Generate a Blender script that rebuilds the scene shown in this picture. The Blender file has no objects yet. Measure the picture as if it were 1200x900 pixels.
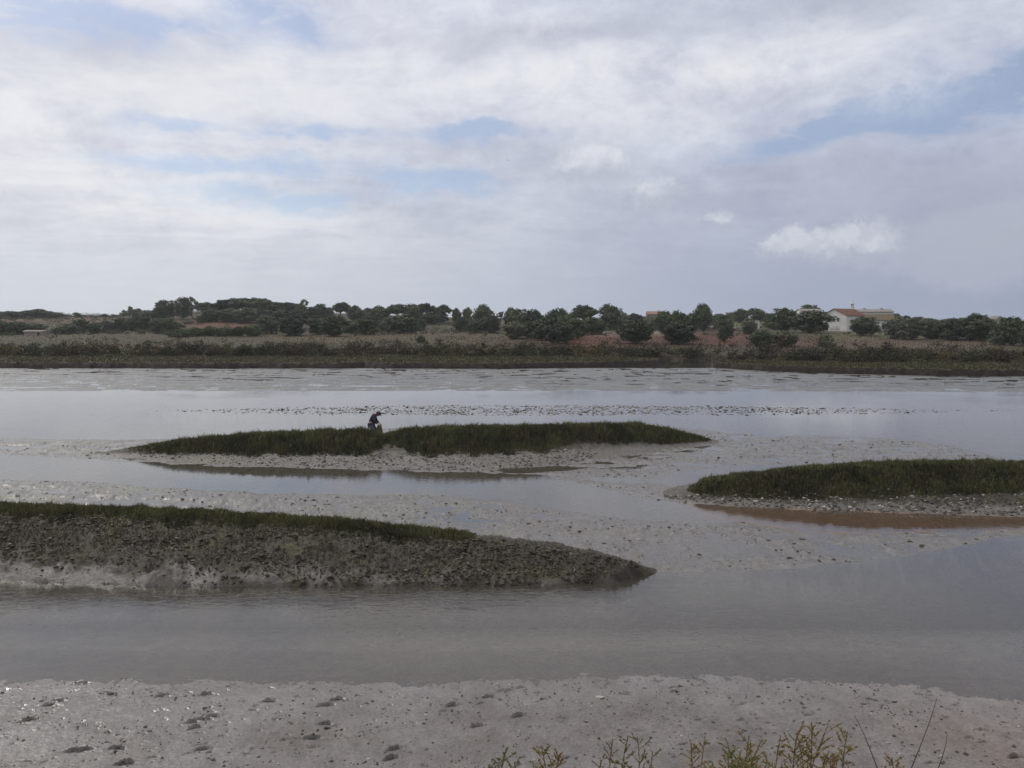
import bpy, bmesh, math, random
import numpy as np
from mathutils import Vector, Matrix
from math import radians, sin, cos, pi

random.seed(7); RNG = np.random.default_rng(11)
S = bpy.context.scene
COL = S.collection

# ------------------------------------------------------------------ camera
CAM_H = 5.6; F = 920.0; PITCH = math.atan(65/920.0)
cd = bpy.data.cameras.new('camera'); cam = bpy.data.objects.new('camera', cd); COL.objects.link(cam)
cam.location = (0, 0, CAM_H); cam.rotation_euler = (pi/2 - PITCH, 0, 0)
cd.sensor_width = 36; cd.lens = 36*F/1200; cd.clip_start = 0.05; cd.clip_end = 12000
S.camera = cam

# ------------------------------------------------------------------ light
SUN_AZ, SUN_EL = -52.0, 42.0      # degrees from +Y (negative = left), height
sd = bpy.data.lights.new('sun', 'SUN'); sd.energy = 1.5; sd.angle = radians(10); sd.color = (1, .95, .88)
so = bpy.data.objects.new('sun', sd); COL.objects.link(so)
sv = Vector((sin(radians(SUN_AZ))*cos(radians(SUN_EL)), cos(radians(SUN_AZ))*cos(radians(SUN_EL)), sin(radians(SUN_EL))))
so.rotation_euler = sv.to_track_quat('Z', 'Y').to_euler(); so.location = sv*50
S.view_settings.view_transform = 'Standard'; S.view_settings.look = 'None'
S.view_settings.exposure = 0.0; S.view_settings.gamma = 1; S.view_settings.use_curve_mapping = False

# ------------------------------------------------------------------ node helpers
class NT:
    def __init__(s, tree): s.t = tree; s.n = tree.nodes; s.l = tree.links
    def node(s, typ, **kw):
        n = s.n.new(typ)
        for k, v in kw.items(): setattr(n, k, v)
        return n
    def put(s, sock, v):
        if isinstance(v, bpy.types.NodeSocket): s.l.new(v, sock)
        elif v is not None:
            if sock.type == 'RGBA' and hasattr(v, '__len__') and len(v) == 3: v = (*v, 1)
            sock.default_value = v
    def math(s, op, a, b=None, c=None, clamp=False):
        n = s.node('ShaderNodeMath', operation=op, use_clamp=clamp)
        s.put(n.inputs[0], a); s.put(n.inputs[1], b)
        if c is not None: s.put(n.inputs[2], c)
        return n.outputs[0]
    def mix(s, f, a, b, mode='MIX'):
        n = s.node('ShaderNodeMix', data_type='RGBA', blend_type=mode)
        s.put(n.inputs[0], f); s.put(n.inputs[6], a); s.put(n.inputs[7], b)
        return n.outputs[2]
    def ramp(s, f, lo, hi, a=0.0, b=1.0, smooth=True):
        n = s.node('ShaderNodeMapRange', interpolation_type='SMOOTHSTEP' if smooth else 'LINEAR')
        s.put(n.inputs[0], f)
        for i, v in zip((1, 2, 3, 4), (lo, hi, a, b)): n.inputs[i].default_value = v
        return n.outputs[0]
    def noise(s, vec, scale, detail=4, rough=.55, dist=0.0, col=False):
        n = s.node('ShaderNodeTexNoise'); s.put(n.inputs['Vector'], vec)
        n.inputs['Scale'].default_value = scale; n.inputs['Detail'].default_value = detail
        n.inputs['Roughness'].default_value = rough; n.inputs['Distortion'].default_value = dist
        return n.outputs['Color' if col else 'Fac']
    def comb(s, x, y, z):
        n = s.node('ShaderNodeCombineXYZ')
        for i, v in enumerate((x, y, z)): s.put(n.inputs[i], v)
        return n.outputs[0]
    def vmul(s, v, k):
        n = s.node('ShaderNodeVectorMath', operation='MULTIPLY'); s.put(n.inputs[0], v); n.inputs[1].default_value = k
        return n.outputs[0]

# ------------------------------------------------------------------ sky
w = bpy.data.worlds.new('World'); S.world = w; w.use_nodes = True
w.node_tree.nodes.clear(); T = NT(w.node_tree)
SKY_K = 0.10
sky = T.node('ShaderNodeTexSky', sky_type='NISHITA', sun_disc=False)
sky.sun_elevation = radians(SUN_EL); sky.sun_rotation = radians(SUN_AZ); sky.altitude = 0
sky.air_density = 1.0; sky.dust_density = 1.0
tc = T.node('ShaderNodeTexCoord').outputs['Generated']
sp = T.node('ShaderNodeSeparateXYZ'); T.put(sp.inputs[0], tc)
X, Y, Z = sp.outputs
R2D = 180/pi
az = T.math('MULTIPLY', T.math('ARCTAN2', X, Y), R2D)
el = T.math('MULTIPLY', T.math('ARCSINE', Z), R2D)
# domain warp, in degrees
wn = T.node('ShaderNodeSeparateXYZ'); T.put(wn.inputs[0], T.noise(T.comb(az, T.math('MULTIPLY', el, 2.0), 3.1), .16, 6, .6, col=True))
waz = T.math('ADD', az, T.math('MULTIPLY', T.math('SUBTRACT', wn.outputs[0], .5), 9.0))
wel = T.math('ADD', el, T.math('MULTIPLY', T.math('SUBTRACT', wn.outputs[1], .5), 4.0))
pn = T.node('ShaderNodeSeparateXYZ'); T.put(pn.inputs[0], T.noise(T.comb(az, el, 8.0), .8, 7, .68, col=True))
paz = T.math('ADD', az, T.math('MULTIPLY', T.math('SUBTRACT', pn.outputs[0], .5), 2.6))
pel = T.math('ADD', el, T.math('MULTIPLY', T.math('SUBTRACT', pn.outputs[1], .5), 1.9))
def azel(px, py):
    u = (px-600)/F; v = (450-py)/F
    x, y, z = u, cos(PITCH)+v*sin(PITCH), v*cos(PITCH)-sin(PITCH)
    return math.degrees(math.atan2(x, y)), math.degrees(math.atan2(z, math.hypot(x, y)))
def gauss(px, py, sx, sy, rot=0, A=None, E=None):
    a0, e0 = azel(px, py); k = 57.3/F
    A = A if A is not None else waz; E = E if E is not None else wel
    da = T.math('SUBTRACT', A, a0); de = T.math('SUBTRACT', E, e0)
    c, s_ = cos(radians(rot)), sin(radians(rot))
    p = T.math('MULTIPLY_ADD', da, c/(sx*k), T.math('MULTIPLY', de, s_/(sx*k)))
    q = T.math('MULTIPLY_ADD', da, -s_/(sy*k), T.math('MULTIPLY', de, c/(sy*k)))
    r = T.math('ADD', T.math('MULTIPLY', p, p), T.math('MULTIPLY', q, q))
    return T.math('EXPONENT', T.math('MULTIPLY', r, -1.0))
def total(lst):
    o = lst[0]
    for g in lst[1:]: o = T.math('ADD', o, g)
    return o
# cloud deck projected onto a flat layer overhead
zc = T.math('ADD', T.math('MAXIMUM', Z, 0.0), .09)
plane = T.comb(T.math('DIVIDE', X, zc), T.math('DIVIDE', Y, zc), 0)
deck = T.noise(T.vmul(plane, (1.0, .8, 1)), .75, 8, .62, .3)
deck2 = T.mix(.5, T.noise(T.vmul(plane, (.8, 1.1, 1)), 1.7, 9, .66, .6), T.noise(T.comb(T.math('MULTIPLY', az, .7), el, 14.0), .22, 9, .66, .4))
streak = T.noise(T.comb(T.math('MULTIPLY', az, .55), T.math('MULTIPLY', el, 1.25), 4.0), .40, 9, .66, .5)
# cloud colours (linear display values / SKY_K)
def C(r, g, b): return tuple(v/SKY_K for v in (r, g, b))
lr = T.ramp(az, -30, 34, 0, 1)
up = T.ramp(el, 0, 17, 0, 1)
hor = T.mix(lr, C(.64, .67, .73), C(.31, .355, .48))
top = T.mix(lr, C(.69, .715, .80), C(.57, .61, .73))
cc = T.mix(up, hor, top)
lowf = T.ramp(el, 1.5, 11, .12, 1.0)
wisp = T.noise(T.comb(T.math('MULTIPLY', az, .8), T.math('MULTIPLY', el, 1.3), 21.0), .55, 10, .72, 1.2)
br = T.math('MULTIPLY_ADD', T.math('SUBTRACT', T.ramp(deck2, .30, .72, .74, 1.16, False), 1.0), lowf, 1.0)
br2 = T.math('MULTIPLY_ADD', T.math('SUBTRACT', T.ramp(streak, .3, .7, .93, 1.08, False), 1.0), lowf, 1.0)
bb = T.math('MULTIPLY', T.math('MULTIPLY', br, br2), T.math('MULTIPLY_ADD', T.math('SUBTRACT', wisp, .5), T.math('MULTIPLY', lowf, .35), 1.0))
cc = T.mix(1.0, cc, T.comb(bb, bb, T.math('POWER', bb, .75)), 'MULTIPLY')
# brighter band of lit cloud
band = T.math('MULTIPLY', total([gauss(150, 235, 260, 55, 0), gauss(120, 120, 200, 45, 4), gauss(520, 95, 320, 38, 2), gauss(860, 90, 240, 40, 6)]), T.ramp(deck2, .35, .62, .15, 1.0))
cc = T.mix(T.math('MULTIPLY', band, .75, clamp=True), cc, C(.84, .845, .865))
cc = T.mix(T.ramp(el, 22, 33, 0, .8), cc, C(1.2, 1.2, 1.22))  # unseen sky above the view lifted to brighten the water's reflection
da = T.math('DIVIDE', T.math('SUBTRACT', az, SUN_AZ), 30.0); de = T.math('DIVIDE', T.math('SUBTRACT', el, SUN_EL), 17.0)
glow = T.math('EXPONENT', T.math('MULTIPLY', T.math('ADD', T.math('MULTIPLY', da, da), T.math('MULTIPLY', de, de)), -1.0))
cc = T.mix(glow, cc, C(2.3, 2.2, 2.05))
# darker greys
grey = total([gauss(1000, -5, 90, 26, 0), gauss(1150, 300, 140, 45, 5), gauss(1080, 215, 260, 45, -3), gauss(650, 40, 160, 14, 4), gauss(70, 55, 150, 40, 0)])
cc = T.mix(T.math('MULTIPLY', T.math('MULTIPLY', grey, T.ramp(deck, .3, .6, .5, 1.0)), .55, clamp=True), cc, C(.40, .425, .52))
# openings of blue
hole = T.math('MULTIPLY', total([gauss(1170, 100, 120, 22, 10), gauss(1150, 105, 150, 27, 8), gauss(960, 150, 110, 17, 9), gauss(195, 146, 50, 11, 0), gauss(360, 152, 70, 14, 0), gauss(520, 213, 70, 20, 0),
              gauss(560, 158, 90, 11, 0), gauss(330, 10, 70, 22, -10), gauss(100, 20, 180, 22, 0), gauss(300, 195, 150, 12, 0), gauss(330, 235, 120, 14, 0)]), T.ramp(streak, .30, .60, .35, 1.15))
hole = T.math('MULTIPLY', T.ramp(hole, .05, .95, 0, 1), .76, clamp=True)
blue = T.mix(.35, T.mix(1.0, sky.outputs[0], (1.0, 1.0, 1.0), 'MULTIPLY'), C(.37, .46, .74))
out = T.mix(hole, cc, blue)
# cumulus puffs: a shadowed body with a lit crown
puffs = [(688, 184, 34, 24), (722, 192, 28, 18), (666, 196, 22, 13), (770, 228, 36, 20), (845, 257, 26, 11), (905, 291, 24, 13), (942, 284, 30, 19), (978, 290, 26, 17), (1018, 280, 28, 25), (1034, 290, 20, 17),
         (1120, 305, 55, 30), (1175, 296, 50, 26), (1170, 255, 44, 18), (1110, 270, 24, 14)]
veils = [(1060, 103, 55, 22), (825, 150, 50, 22), (690, 140, 80, 20), (640, 30, 50, 14), (250, 120, 120, 22), (420, 100, 120, 20)]
body = total([gauss(a, b, c_, d, 0, paz, pel) for a, b, c_, d in puffs])
lit = total([gauss(a-c_*.12, b-d*.35, c_*.85, d*.75, 0, paz, pel) for a, b, c_, d in puffs[:10]])
det = T.noise(T.comb(az, T.math('MULTIPLY', el, 1.25), 1.0), .75, 8, .66, .3)
bm_ = T.ramp(T.math('ADD', body, T.math('MULTIPLY', T.math('SUBTRACT', det, .5), 1.6)), .12, .90)
lm = T.math('MULTIPLY', T.ramp(T.noise(T.comb(az, el, 5.0), .7, 5, .6), .38, .6, .55, 1.0), T.ramp(T.math('ADD', lit, T.math('MULTIPLY', T.math('SUBTRACT', det, .5), 1.8)), .10, 1.10))
pc = T.mix(lm, C(.46, .485, .57), C(.77, .785, .83))
out = T.mix(T.math('MULTIPLY', bm_, .55), out, pc)
vl = T.math('MULTIPLY', total([gauss(a, b, c_, d, 3, paz, pel) for a, b, c_, d in veils]), T.ramp(det, .3, .65, .2, 1))
out = T.mix(T.math('MULTIPLY', vl, .55, clamp=True), out, C(.77, .785, .84))
# below the horizon
out = T.mix(T.ramp(el, -3, -.5, 0, 1), C(.10, .10, .10), out)
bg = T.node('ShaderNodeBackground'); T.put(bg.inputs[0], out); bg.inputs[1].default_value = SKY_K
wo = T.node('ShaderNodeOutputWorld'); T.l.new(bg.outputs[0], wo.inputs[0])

# ------------------------------------------------------------------ numpy noise and photo geometry
_perm = RNG.permutation(1024).astype(np.int32)
_ang = RNG.random(1024)*2*pi
def perlin(x, y):
    xi = np.floor(x).astype(np.int64); yi = np.floor(y).astype(np.int64)
    fx = x-xi; fy = y-yi
    u = fx*fx*fx*(fx*(fx*6-15)+10); v = fy*fy*fy*(fy*(fy*6-15)+10)
    def g(ix, iy, dx, dy):
        a = _ang[_perm[(_perm[ix & 1023] + iy) & 1023]]
        return np.cos(a)*dx+np.sin(a)*dy
    a = g(xi, yi, fx, fy); b = g(xi+1, yi, fx-1, fy); c = g(xi, yi+1, fx, fy-1); d = g(xi+1, yi+1, fx-1, fy-1)
    return (a+(b-a)*u+((c+(d-c)*u)-(a+(b-a)*u))*v)*1.5
def fbm(x, y, oct=4, rough=.5, lac=2.03):
    o = 0; a = 1; s = 0
    for i in range(oct):
        o = o+a*perlin(x+17.3*i, y-9.1*i); s += a; a *= rough; x = x*lac; y = y*lac
    return o/s
def ridge(x, y, oct=4, rough=.55):
    o = 0; a = 1; s = 0
    for i in range(oct):
        o = o+a*(1-2*np.abs(perlin(x+5.3*i, y+31.7*i))); s += a; a *= rough; x = x*2.1; y = y*2.1
    return o/s
def sstep(x, a, b):
    t = np.clip((x-a)/(b-a), 0, 1); return t*t*(3-2*t)

def ray(px, py):
    u = (px-600)/F; v = (450-py)/F
    return np.array([u, cos(PITCH)+v*sin(PITCH), v*cos(PITCH)-sin(PITCH)])
def G(px, py, z=0.0):                       # where the sight line of a photo point meets height z
    d = ray(px, py); k = (z-CAM_H)/d[2]
    return (d[0]*k, d[1]*k)
def atD(px, py, D):
    d = ray(px, py); k = D/d[1]
    return Vector((d[0]*k, D, CAM_H+d[2]*k))
def slope_z(py, D):                          # height seen at photo row py, D metres off
    d = ray(600, py); return CAM_H + d[2]/d[1]*D
def world_poly(pts): return np.array([G(*p) for p in pts])
def sdf(poly, x, y):                         # positive inside
    inside = np.zeros(x.shape, bool); dm = np.full(x.shape, 1e9)
    n = len(poly)
    for i in range(n):
        ax, ay = poly[i]; bx, by = poly[(i+1) % n]
        ex, ey = bx-ax, by-ay
        t = np.clip(((x-ax)*ex+(y-ay)*ey)/(ex*ex+ey*ey+1e-12), 0, 1)
        dm = np.minimum(dm, (x-ax-t*ex)**2+(y-ay-t*ey)**2)
        if ay != by:
            c = ((ay > y) != (by > y)) & (x < ex*(y-ay)/(by-ay)+ax)
            inside ^= c
    d = np.sqrt(dm)
    return np.where(inside, d, -d)

# water outlines, read at the waterline
W_NEAR = world_poly([(-2600, 640), (-400, 672), (0, 678), (100, 684), (250, 686), (400, 686), (560, 684), (640, 685), (700, 681), (765, 672), (870, 672), (950, 665), (1060, 652), (1130, 640), (1170, 632),
    (1250, 626), (2600, 605), (4200, 700), (3000, 815), (1200, 822), (1100, 809), (950, 797), (800, 793), (600, 797), (480, 803), (400, 801), (200, 799), (0, 796), (-400, 795), (-3500, 790)])
W_BROWN = world_poly([(795, 590), (860, 594), (1000, 599), (1100, 603), (1200, 606), (2000, 612), (2000, 626), (1200, 622), (1100, 622), (1010, 625), (950, 624), (895, 616), (830, 605)])
W_MID = world_poly([(-3000, 505), (-300, 527), (0, 533), (100, 538), (250, 546), (400, 550), (560, 554), (640, 557), (700, 570), (760, 584), (830, 596), (880, 604), (865, 612), (800, 612), (740, 608), (700, 604), (650, 596),
    (600, 588), (540, 581), (450, 580), (400, 580), (300, 577), (200, 571), (100, 565), (0, 561), (-300, 556), (-3000, 545)])
W_POOL = world_poly([(765, 562), (800, 553), (860, 545), (945, 543), (900, 551), (860, 556), (820, 566), (785, 570)])
W_SLIT = world_poly([(575, 549), (640, 546), (690, 548), (650, 553), (600, 555)])
W_RIVER = world_poly([(-4000, 458), (0, 458.5), (600, 458), (1200, 459.5), (4500, 460), (4000, 560), (1400, 556), (1200, 545), (1150, 531), (1110, 521), (1050, 514), (950, 510), (860, 508), (800, 501),
    (700, 498), (500, 500), (300, 508), (250, 513), (150, 515), (0, 514), (-600, 512), (-4000, 505)])
BAR = world_poly([(175, 481.5), (300, 477.5), (500, 474.5), (800, 475), (1000, 477.5), (1110, 480), (1200, 481), (1200, 482), (1000, 485.5), (850, 487), (500, 487.5), (330, 485.5)])
WATERS = [(W_NEAR, .65, .4), (W_BROWN, .16, .35), (W_MID, .16, .8), (W_POOL, .05, .4), (W_SLIT, .06, .3), (W_RIVER, .8, 2.5)]

# islands: (px, py at front waterline, crest distance, py of crest ground, back distance)
ISL = [
 [(-900, 655, 21.2, 596, 24), (-200, 676, 19.6, 594, 23), (0, 681, 19.35, 597, 22.6), (200, 689, 19.1, 603, 22.3), (400, 691, 18.8, 616, 21.8), (540, 690, 18.4, 632, 20.8), (580, 690, 18.3, 632, 20.4),
  (650, 688, 18.05, 641, 19.7), (720, 684, 17.7, 654, 18.8), (772, 673, 17.75, 672, 17.9)],
 [(105, 533, 34.8, 532, 35.3), (200, 541, 34.6, 521, 37.0), (300, 546, 34.8, 511.5, 38.0), (425, 550, 35.2, 506.5, 38.3), (440, 550.5, 35.3, 509, 38.2), (450, 551, 35.3, 513, 38.2), (462, 551, 35.3, 510, 38.3), (480, 551, 35.2, 505.5, 38.3), (550, 552, 35.2, 503, 38.6), (650, 546, 36.0, 501.5, 39.5),
  (750, 532, 37.5, 499.5, 40.5), (800, 525, 38.2, 510, 40.2), (845, 521.5, 38.3, 521, 38.9)],
 [(768, 585, 26.3, 584, 26.9), (830, 590, 26.2, 568, 28.5), (900, 596, 26.1, 557.5, 29.5), (1000, 600, 26.1, 548.5, 30.3), (1100, 603, 26.2, 546, 30.5), (1200, 606, 26.3, 547, 30.5), (1400, 612, 26.3, 556, 30), (1650, 618, 26.2, 590, 29), (1800, 618, 25.9, 606, 26.5)],
]
def isl_profile(k, x, y):
    tab = ISL[k]; ts = []; df = []; dc = []; hh = []; db = []
    for px, yf, Dc, yc, Db in tab:
        gx, gy = G(px, yf); ts.append(gx/gy); df.append(gy); dc.append(Dc); hh.append(max(0.0, slope_z(yc, Dc))); db.append(Db)
    t = x/np.maximum(y, .1)
    wob = fbm(x*.6+40*k, y*.6, 3)*.35
    DF = np.interp(t, ts, df)+wob*.8; DC = np.interp(t, ts, dc)+wob*.5; H = np.interp(t, ts, hh); DB = np.interp(t, ts, db)+wob
    DC = np.maximum(DC, DF+.15); DB = np.maximum(DB, DC+.2)
    a = np.clip((y-DF)/(DC-DF), 0, 1); b = np.clip((DB-y)/(DB-DC), 0, 1)
    p = [1.25, 1.9, 1.3][k]
    front = np.where(a < 1, 1-(1-a)**1.0*(1-a*0), 1)
    if k == 1: front = .30*a**.8 + .70*sstep(a, .35, 1.0)
    elif k == 2: front = .2*a+.8*sstep(a, .05, 1.0)
    else: front = .45*a**.8+.55*sstep(a, 0.0, 1.0)
    back = sstep(b, 0, 1)
    inside = (t > ts[0]) & (t < ts[-1]) & (y > DF) & (y < DB)
    ends = sstep(t, ts[0], ts[0]+(.02, .03, .07)[k])*(1-sstep(t, ts[-1]-.01, ts[-1]))
    h = H*np.where(y < DC, front, back)*ends
    return np.where(inside, h, 0), inside, a, b, H

FOOT = []
for px, py, ln, rot in [(35, 845, 20, .25), (27, 850, 14, .25), (57, 827, 18, .15), (93, 801, 18, .1), (85, 884, 24, .12), (52, 897, 14, .4), (142, 875, 16, .5), (145, 898, 16, .2), (180, 891, 16, .1), (229, 855, 18, .5), (250, 841, 20, .1),
        (297, 833, 16, .2), (315, 822, 20, .05), (300, 828, 10, .5), (349, 816, 10, .4), (381, 827, 20, .15), (408, 821, 14, .3), (420, 815, 12, .1), (381, 850, 18, .1), (408, 801, 10, 0), (222, 887, 18, .5), (237, 876, 18, .2),
        (290, 887, 16, .15), (322, 885, 12, .3), (333, 869, 10, .6), (367, 878, 14, .1), (443, 854, 12, .2), (460, 817, 14, .3), (488, 800, 14, .4), (505, 797, 12, .1), (520, 834, 16, .4), (530, 827, 18, .3),
        (572, 817, 16, .05), (462, 881, 20, .4), (596, 809, 14, .2), (735, 799, 10, .2), (715, 829, 12, .4), (735, 812, 10, .3), (610, 806, 14, .2), (630, 812, 14, .2), (660, 843, 16, -.3), (713, 801, 12, .6), (1110, 842, 14, .1), (1150, 872, 16, .1), (1178, 848, 12, -.1), (1135, 866, 14, .2), (1190, 890, 20, .1)]:
    gx, gy = G(px, py); FOOT.append((gx, gy, ln/F*gy*.5*1.0, rot))

for _ in range(230):
    gx, gy = G(random.uniform(-60, 1260), 797+105*random.random()**.8); FOOT.append((gx, gy, random.choice((.02, .03, .03, .05, .09)), random.uniform(-.4, .6)))
for _ in range(14):
    px_ = random.uniform(-40, 640); gx, gy = G(px_, random.uniform(812, 900)); FOOT.append((gx, gy, random.choice((.105, .11, .12)), random.uniform(0, .5)))
FOOTM = []
def near_height(x, y):
    """height, wetness, colour class fields for the tidal flats"""
    h = np.full(x.shape, 0.0)
    land = np.full(x.shape, 1e9); wat = np.full(x.shape, -1e9); depth = np.zeros(x.shape)
    jit = fbm(x*.9, y*.9, 4, .6)*np.clip(y/60, .18, 1.0)*.9
    for P, dm, L in WATERS:
        s = sdf(P, x, y)+jit*(1.2 if P is W_MID or P is W_POOL or P is W_BROWN else .6)+(P is W_NEAR)*(y < 14.5)*.35*fbm(x*1.3, y*2.2, 4, .7)
        land = np.minimum(land, -s)
        d = dm*(1-np.exp(-np.maximum(s, 0)/L))
        if P is W_NEAR: d = np.minimum(d, .012*np.maximum(s, 0)+.30*sstep(y, 13.2, 15.6)+1.0*sstep(y, 15.0, 16.0))
        depth = np.maximum(depth, d)
    sb = sdf(BAR, x, y)+jit
    # flats
    n1 = fbm(x*.55, y*.40+7, 5, .6); n2 = fbm(x*1.8, y*1.0+3, 4, .6); n3 = fbm(x*.16, y*.5, 4, .55)
    fore = sstep(y, 14.5, 13.0)
    ls = np.maximum(land, 0)
    rough = fbm(x*6.5, y*4.5, 4, .65)
    clod = ridge(x*3.1, y*1.6, 4, .6)
    flat = .014*(1-np.exp(-ls/1.0)) + .11*fbm(x*.28+3, y*.95, 4, .6)*np.clip(ls/1.2, .08, 1) + (.065*n2+.10*n1)*np.clip(ls/1.2, .08, 1) + (.032*rough+.018*clod)*np.clip(ls/.4, .15, 1)*(1-fore)
    far = sstep(y, 58, 68)
    flat = flat*(1-far)+far*(.012+.06*n3+.05*n1+.02*n2)*np.clip(ls/2, 0, 1)
    foreh = .010*ls+.014*np.maximum(ls-.5, 0) + (.018*n1+.010*n2)*np.clip(ls, .15, 1)+.009*rough+.004*clod
    hh = np.where(fore > .5, foreh, flat)
    h = np.where(land > 0, hh, -depth)
    # shell bar in the river
    h = np.where(sb > 0, np.maximum(h, -.06+.03*np.minimum(sb, 1.2)+.16*fbm(x*.9, y*1.2, 5, .75)-.02), h)
    # islands
    HI = np.zeros(x.shape); lab = np.zeros(x.shape, int); A = np.zeros(x.shape); Hc = np.zeros(x.shape)
    cl = ridge(x*3.3+fbm(x*2, y*2, 2)*.8, y*3.3, 4, .6); cl2 = fbm(x*9, y*9, 3, .6); lump = fbm(x*1.4, y*1.8, 3)
    gul = ridge(x*1.15+y*.5, y*.32, 3, .5)
    for k in range(3):
        hi, ins, a, b, H = isl_profile(k, x, y)
        amp = [1.0, .55, .6][k]
        e = np.clip(hi/.14, 0, 1)
        hi2 = hi+e*amp*(.060*cl+.075*cl2+.06*lump+(.05*gul*np.clip(1.3-a, 0, 1) if k == 0 else 0))
        m = ins & (hi > .0)
        h = np.where(m, np.maximum(h, 0)*(1-e)*1.0+np.where(h < 0, h*(1-e), 0)+hi2*1.0, h)
        HI = np.maximum(HI, hi)
        m2 = ins & (hi > .002)
        lab = np.where(m2, k+1, lab); A = np.where(m2, a, A); Hc = np.where(m2, hi/np.maximum(H, .05), Hc)
    # footprints
    fm = np.zeros(x.shape)
    for fx, fy, r, rot in FOOT:
        m = (np.abs(x-fx) < .35) & (np.abs(y-fy) < .35)
        if not m.any(): continue
        dx = x[m]-fx; dy = y[m]-fy
        wb = fbm(x[m]*9+fx*7, y[m]*9, 3, .6)
        u = (dx*cos(rot)+dy*sin(rot))/(r*.80)+wb*.5; v = (-dx*sin(rot)+dy*cos(rot))/(.024 if r > .1 else .014)+wb*1.6+.5*u*u
        q = u*u+v*v
        k_ = 1.25 if r > .1 else .4
        fm[m] = np.maximum(fm[m], np.exp(-q**1.3)*(1 if r > .1 else .6))
        h[m] += k_*(-.060*np.exp(-q**1.3)+.030*np.exp(-((u/1.2)**2+((v-1.9)/.8)**2))+.012*wb*np.exp(-q*.15))
    # embankment under the viewer
    e = np.interp(y, [-60, -8, 1.2, 3.0, 8.3, 9.2, 10], [3.6, 4.0, 4.0, 3.3, .45, .08, -1])
    h = np.where((y < 9.6), np.maximum(h, e+.03*n2*(y < 9.5)), h)
    return h, land, lab, A, Hc, dict(n1=n1, n2=n2, n3=n3, cl=cl, cl2=cl2, rough=rough, lump=lump, sb=sb, clod=clod, fm=fm, hi=HI)

# far side terrain
SKYL = ([-900, -300, 0, 60, 130, 200, 250, 330, 400, 500, 600, 700, 760, 870, 960, 1080, 1200, 1500, 2200], [372, 370, 369.5, 369, 370, 367, 363, 364, 367, 371, 374, 375, 371, 374, 373, 376, 379, 380, 380])
FB_L = world_poly([(-4200, 429), (-600, 430), (0, 431.5), (200, 432), (400, 432), (425, 430.5), (450, 432), (600, 432.5), (700, 430.5), (772, 428), (785, 424), (800, 400), (-5200, 400)])
FB_R = world_poly([(838, 427), (835, 431.5), (900, 435.5), (1000, 438.5), (1100, 441), (1200, 441.5), (1600, 441), (5200, 441), (6000, 400), (800, 400), (810, 418), (850, 423)])
# close the inlet at its head
def far_height(x, y):
    t = x/y; px = 600+t*F
    sk = np.interp(px, *SKYL)
    zs = lambda py, D: CAM_H-(py-385)/F*D
    Ds = [145, 165, 200, 240, 275, 330]
    base = [.95, 1.5, zs(396, 200), zs(390, 240), zs(387, 275), None]
    zr = zs(sk, 430)
    z330 = zs(387+(sk-387)*.62, 330)
    h = np.zeros(x.shape)
    cols = [np.full(x.shape, v) for v in base[:5]]+[z330, zr, zr-6, zr*0+2]
    DD = Ds+[430, 620, 1500]
    h = np.where(y <= DD[0], cols[0], h)
    for i in range(len(DD)-1):
        f = np.clip((y-DD[i])/(DD[i+1]-DD[i]), 0, 1)
        h = np.where((y > DD[i]), cols[i]*(1-f)+cols[i+1]*f, h)
    h = h+fbm(x*.02, y*.02, 4)*.8*sstep(y, 150, 220)+.12*fbm(x*.35, y*.35, 3)*sstep(y, 140, 160)
    # river bank
    j = fbm(x*.25, y*.25, 4, .6)*1.3
    s = np.maximum(sdf(FB_L, x, y), sdf(FB_R, x, y))+j
    bank = -.5+1.3*sstep(s, 0, .75)+.06*fbm(x*.8, y*.8, 3)+.10*sstep(s, 2, 20)
    k = sstep(y, 138, 150)
    return np.where(y < 138, bank, bank*(1-k)+h*k), s

def mesh_from(name, verts, faces, mat, parent=None, smooth=True, attrs=None):
    me = bpy.data.meshes.new(name)
    verts = np.asarray(verts, np.float32); faces = np.asarray(faces, np.int32)
    k = faces.shape[1]
    me.vertices.add(len(verts)); me.vertices.foreach_set('co', verts.ravel())
    me.loops.add(faces.size); me.loops.foreach_set('vertex_index', faces.ravel())
    me.polygons.add(len(faces)); me.polygons.foreach_set('loop_start', np.arange(0, faces.size, k, dtype=np.int32))
    me.polygons.foreach_set('use_smooth', np.full(len(faces), smooth))
    me.update(calc_edges=True)
    for an, av in (attrs or {}).items():
        if av.ndim == 2:
            a = me.color_attributes.new(an, 'FLOAT_COLOR', 'POINT'); c = np.ones((len(verts), 4), np.float32); c[:, :3] = av
            a.data.foreach_set('color', c.ravel())
        else:
            a = me.attributes.new(an, 'FLOAT', 'POINT'); a.data.foreach_set('value', av.astype(np.float32))
    me.materials.append(mat)
    o = bpy.data.objects.new(name, me); COL.objects.link(o); o.parent = parent
    return o
def tag(o, label=None, cat=None, group=None, kind=None):
    if label: o['label'] = label
    if cat: o['category'] = cat
    if group: o['group'] = group
    if kind: o['kind'] = kind
    return o
def empty(name, loc, rz=0):
    o = bpy.data.objects.new(name, None); COL.objects.link(o); o.location = loc; o.rotation_euler = (0, 0, rz); o.empty_display_size = .2
    return o

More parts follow.
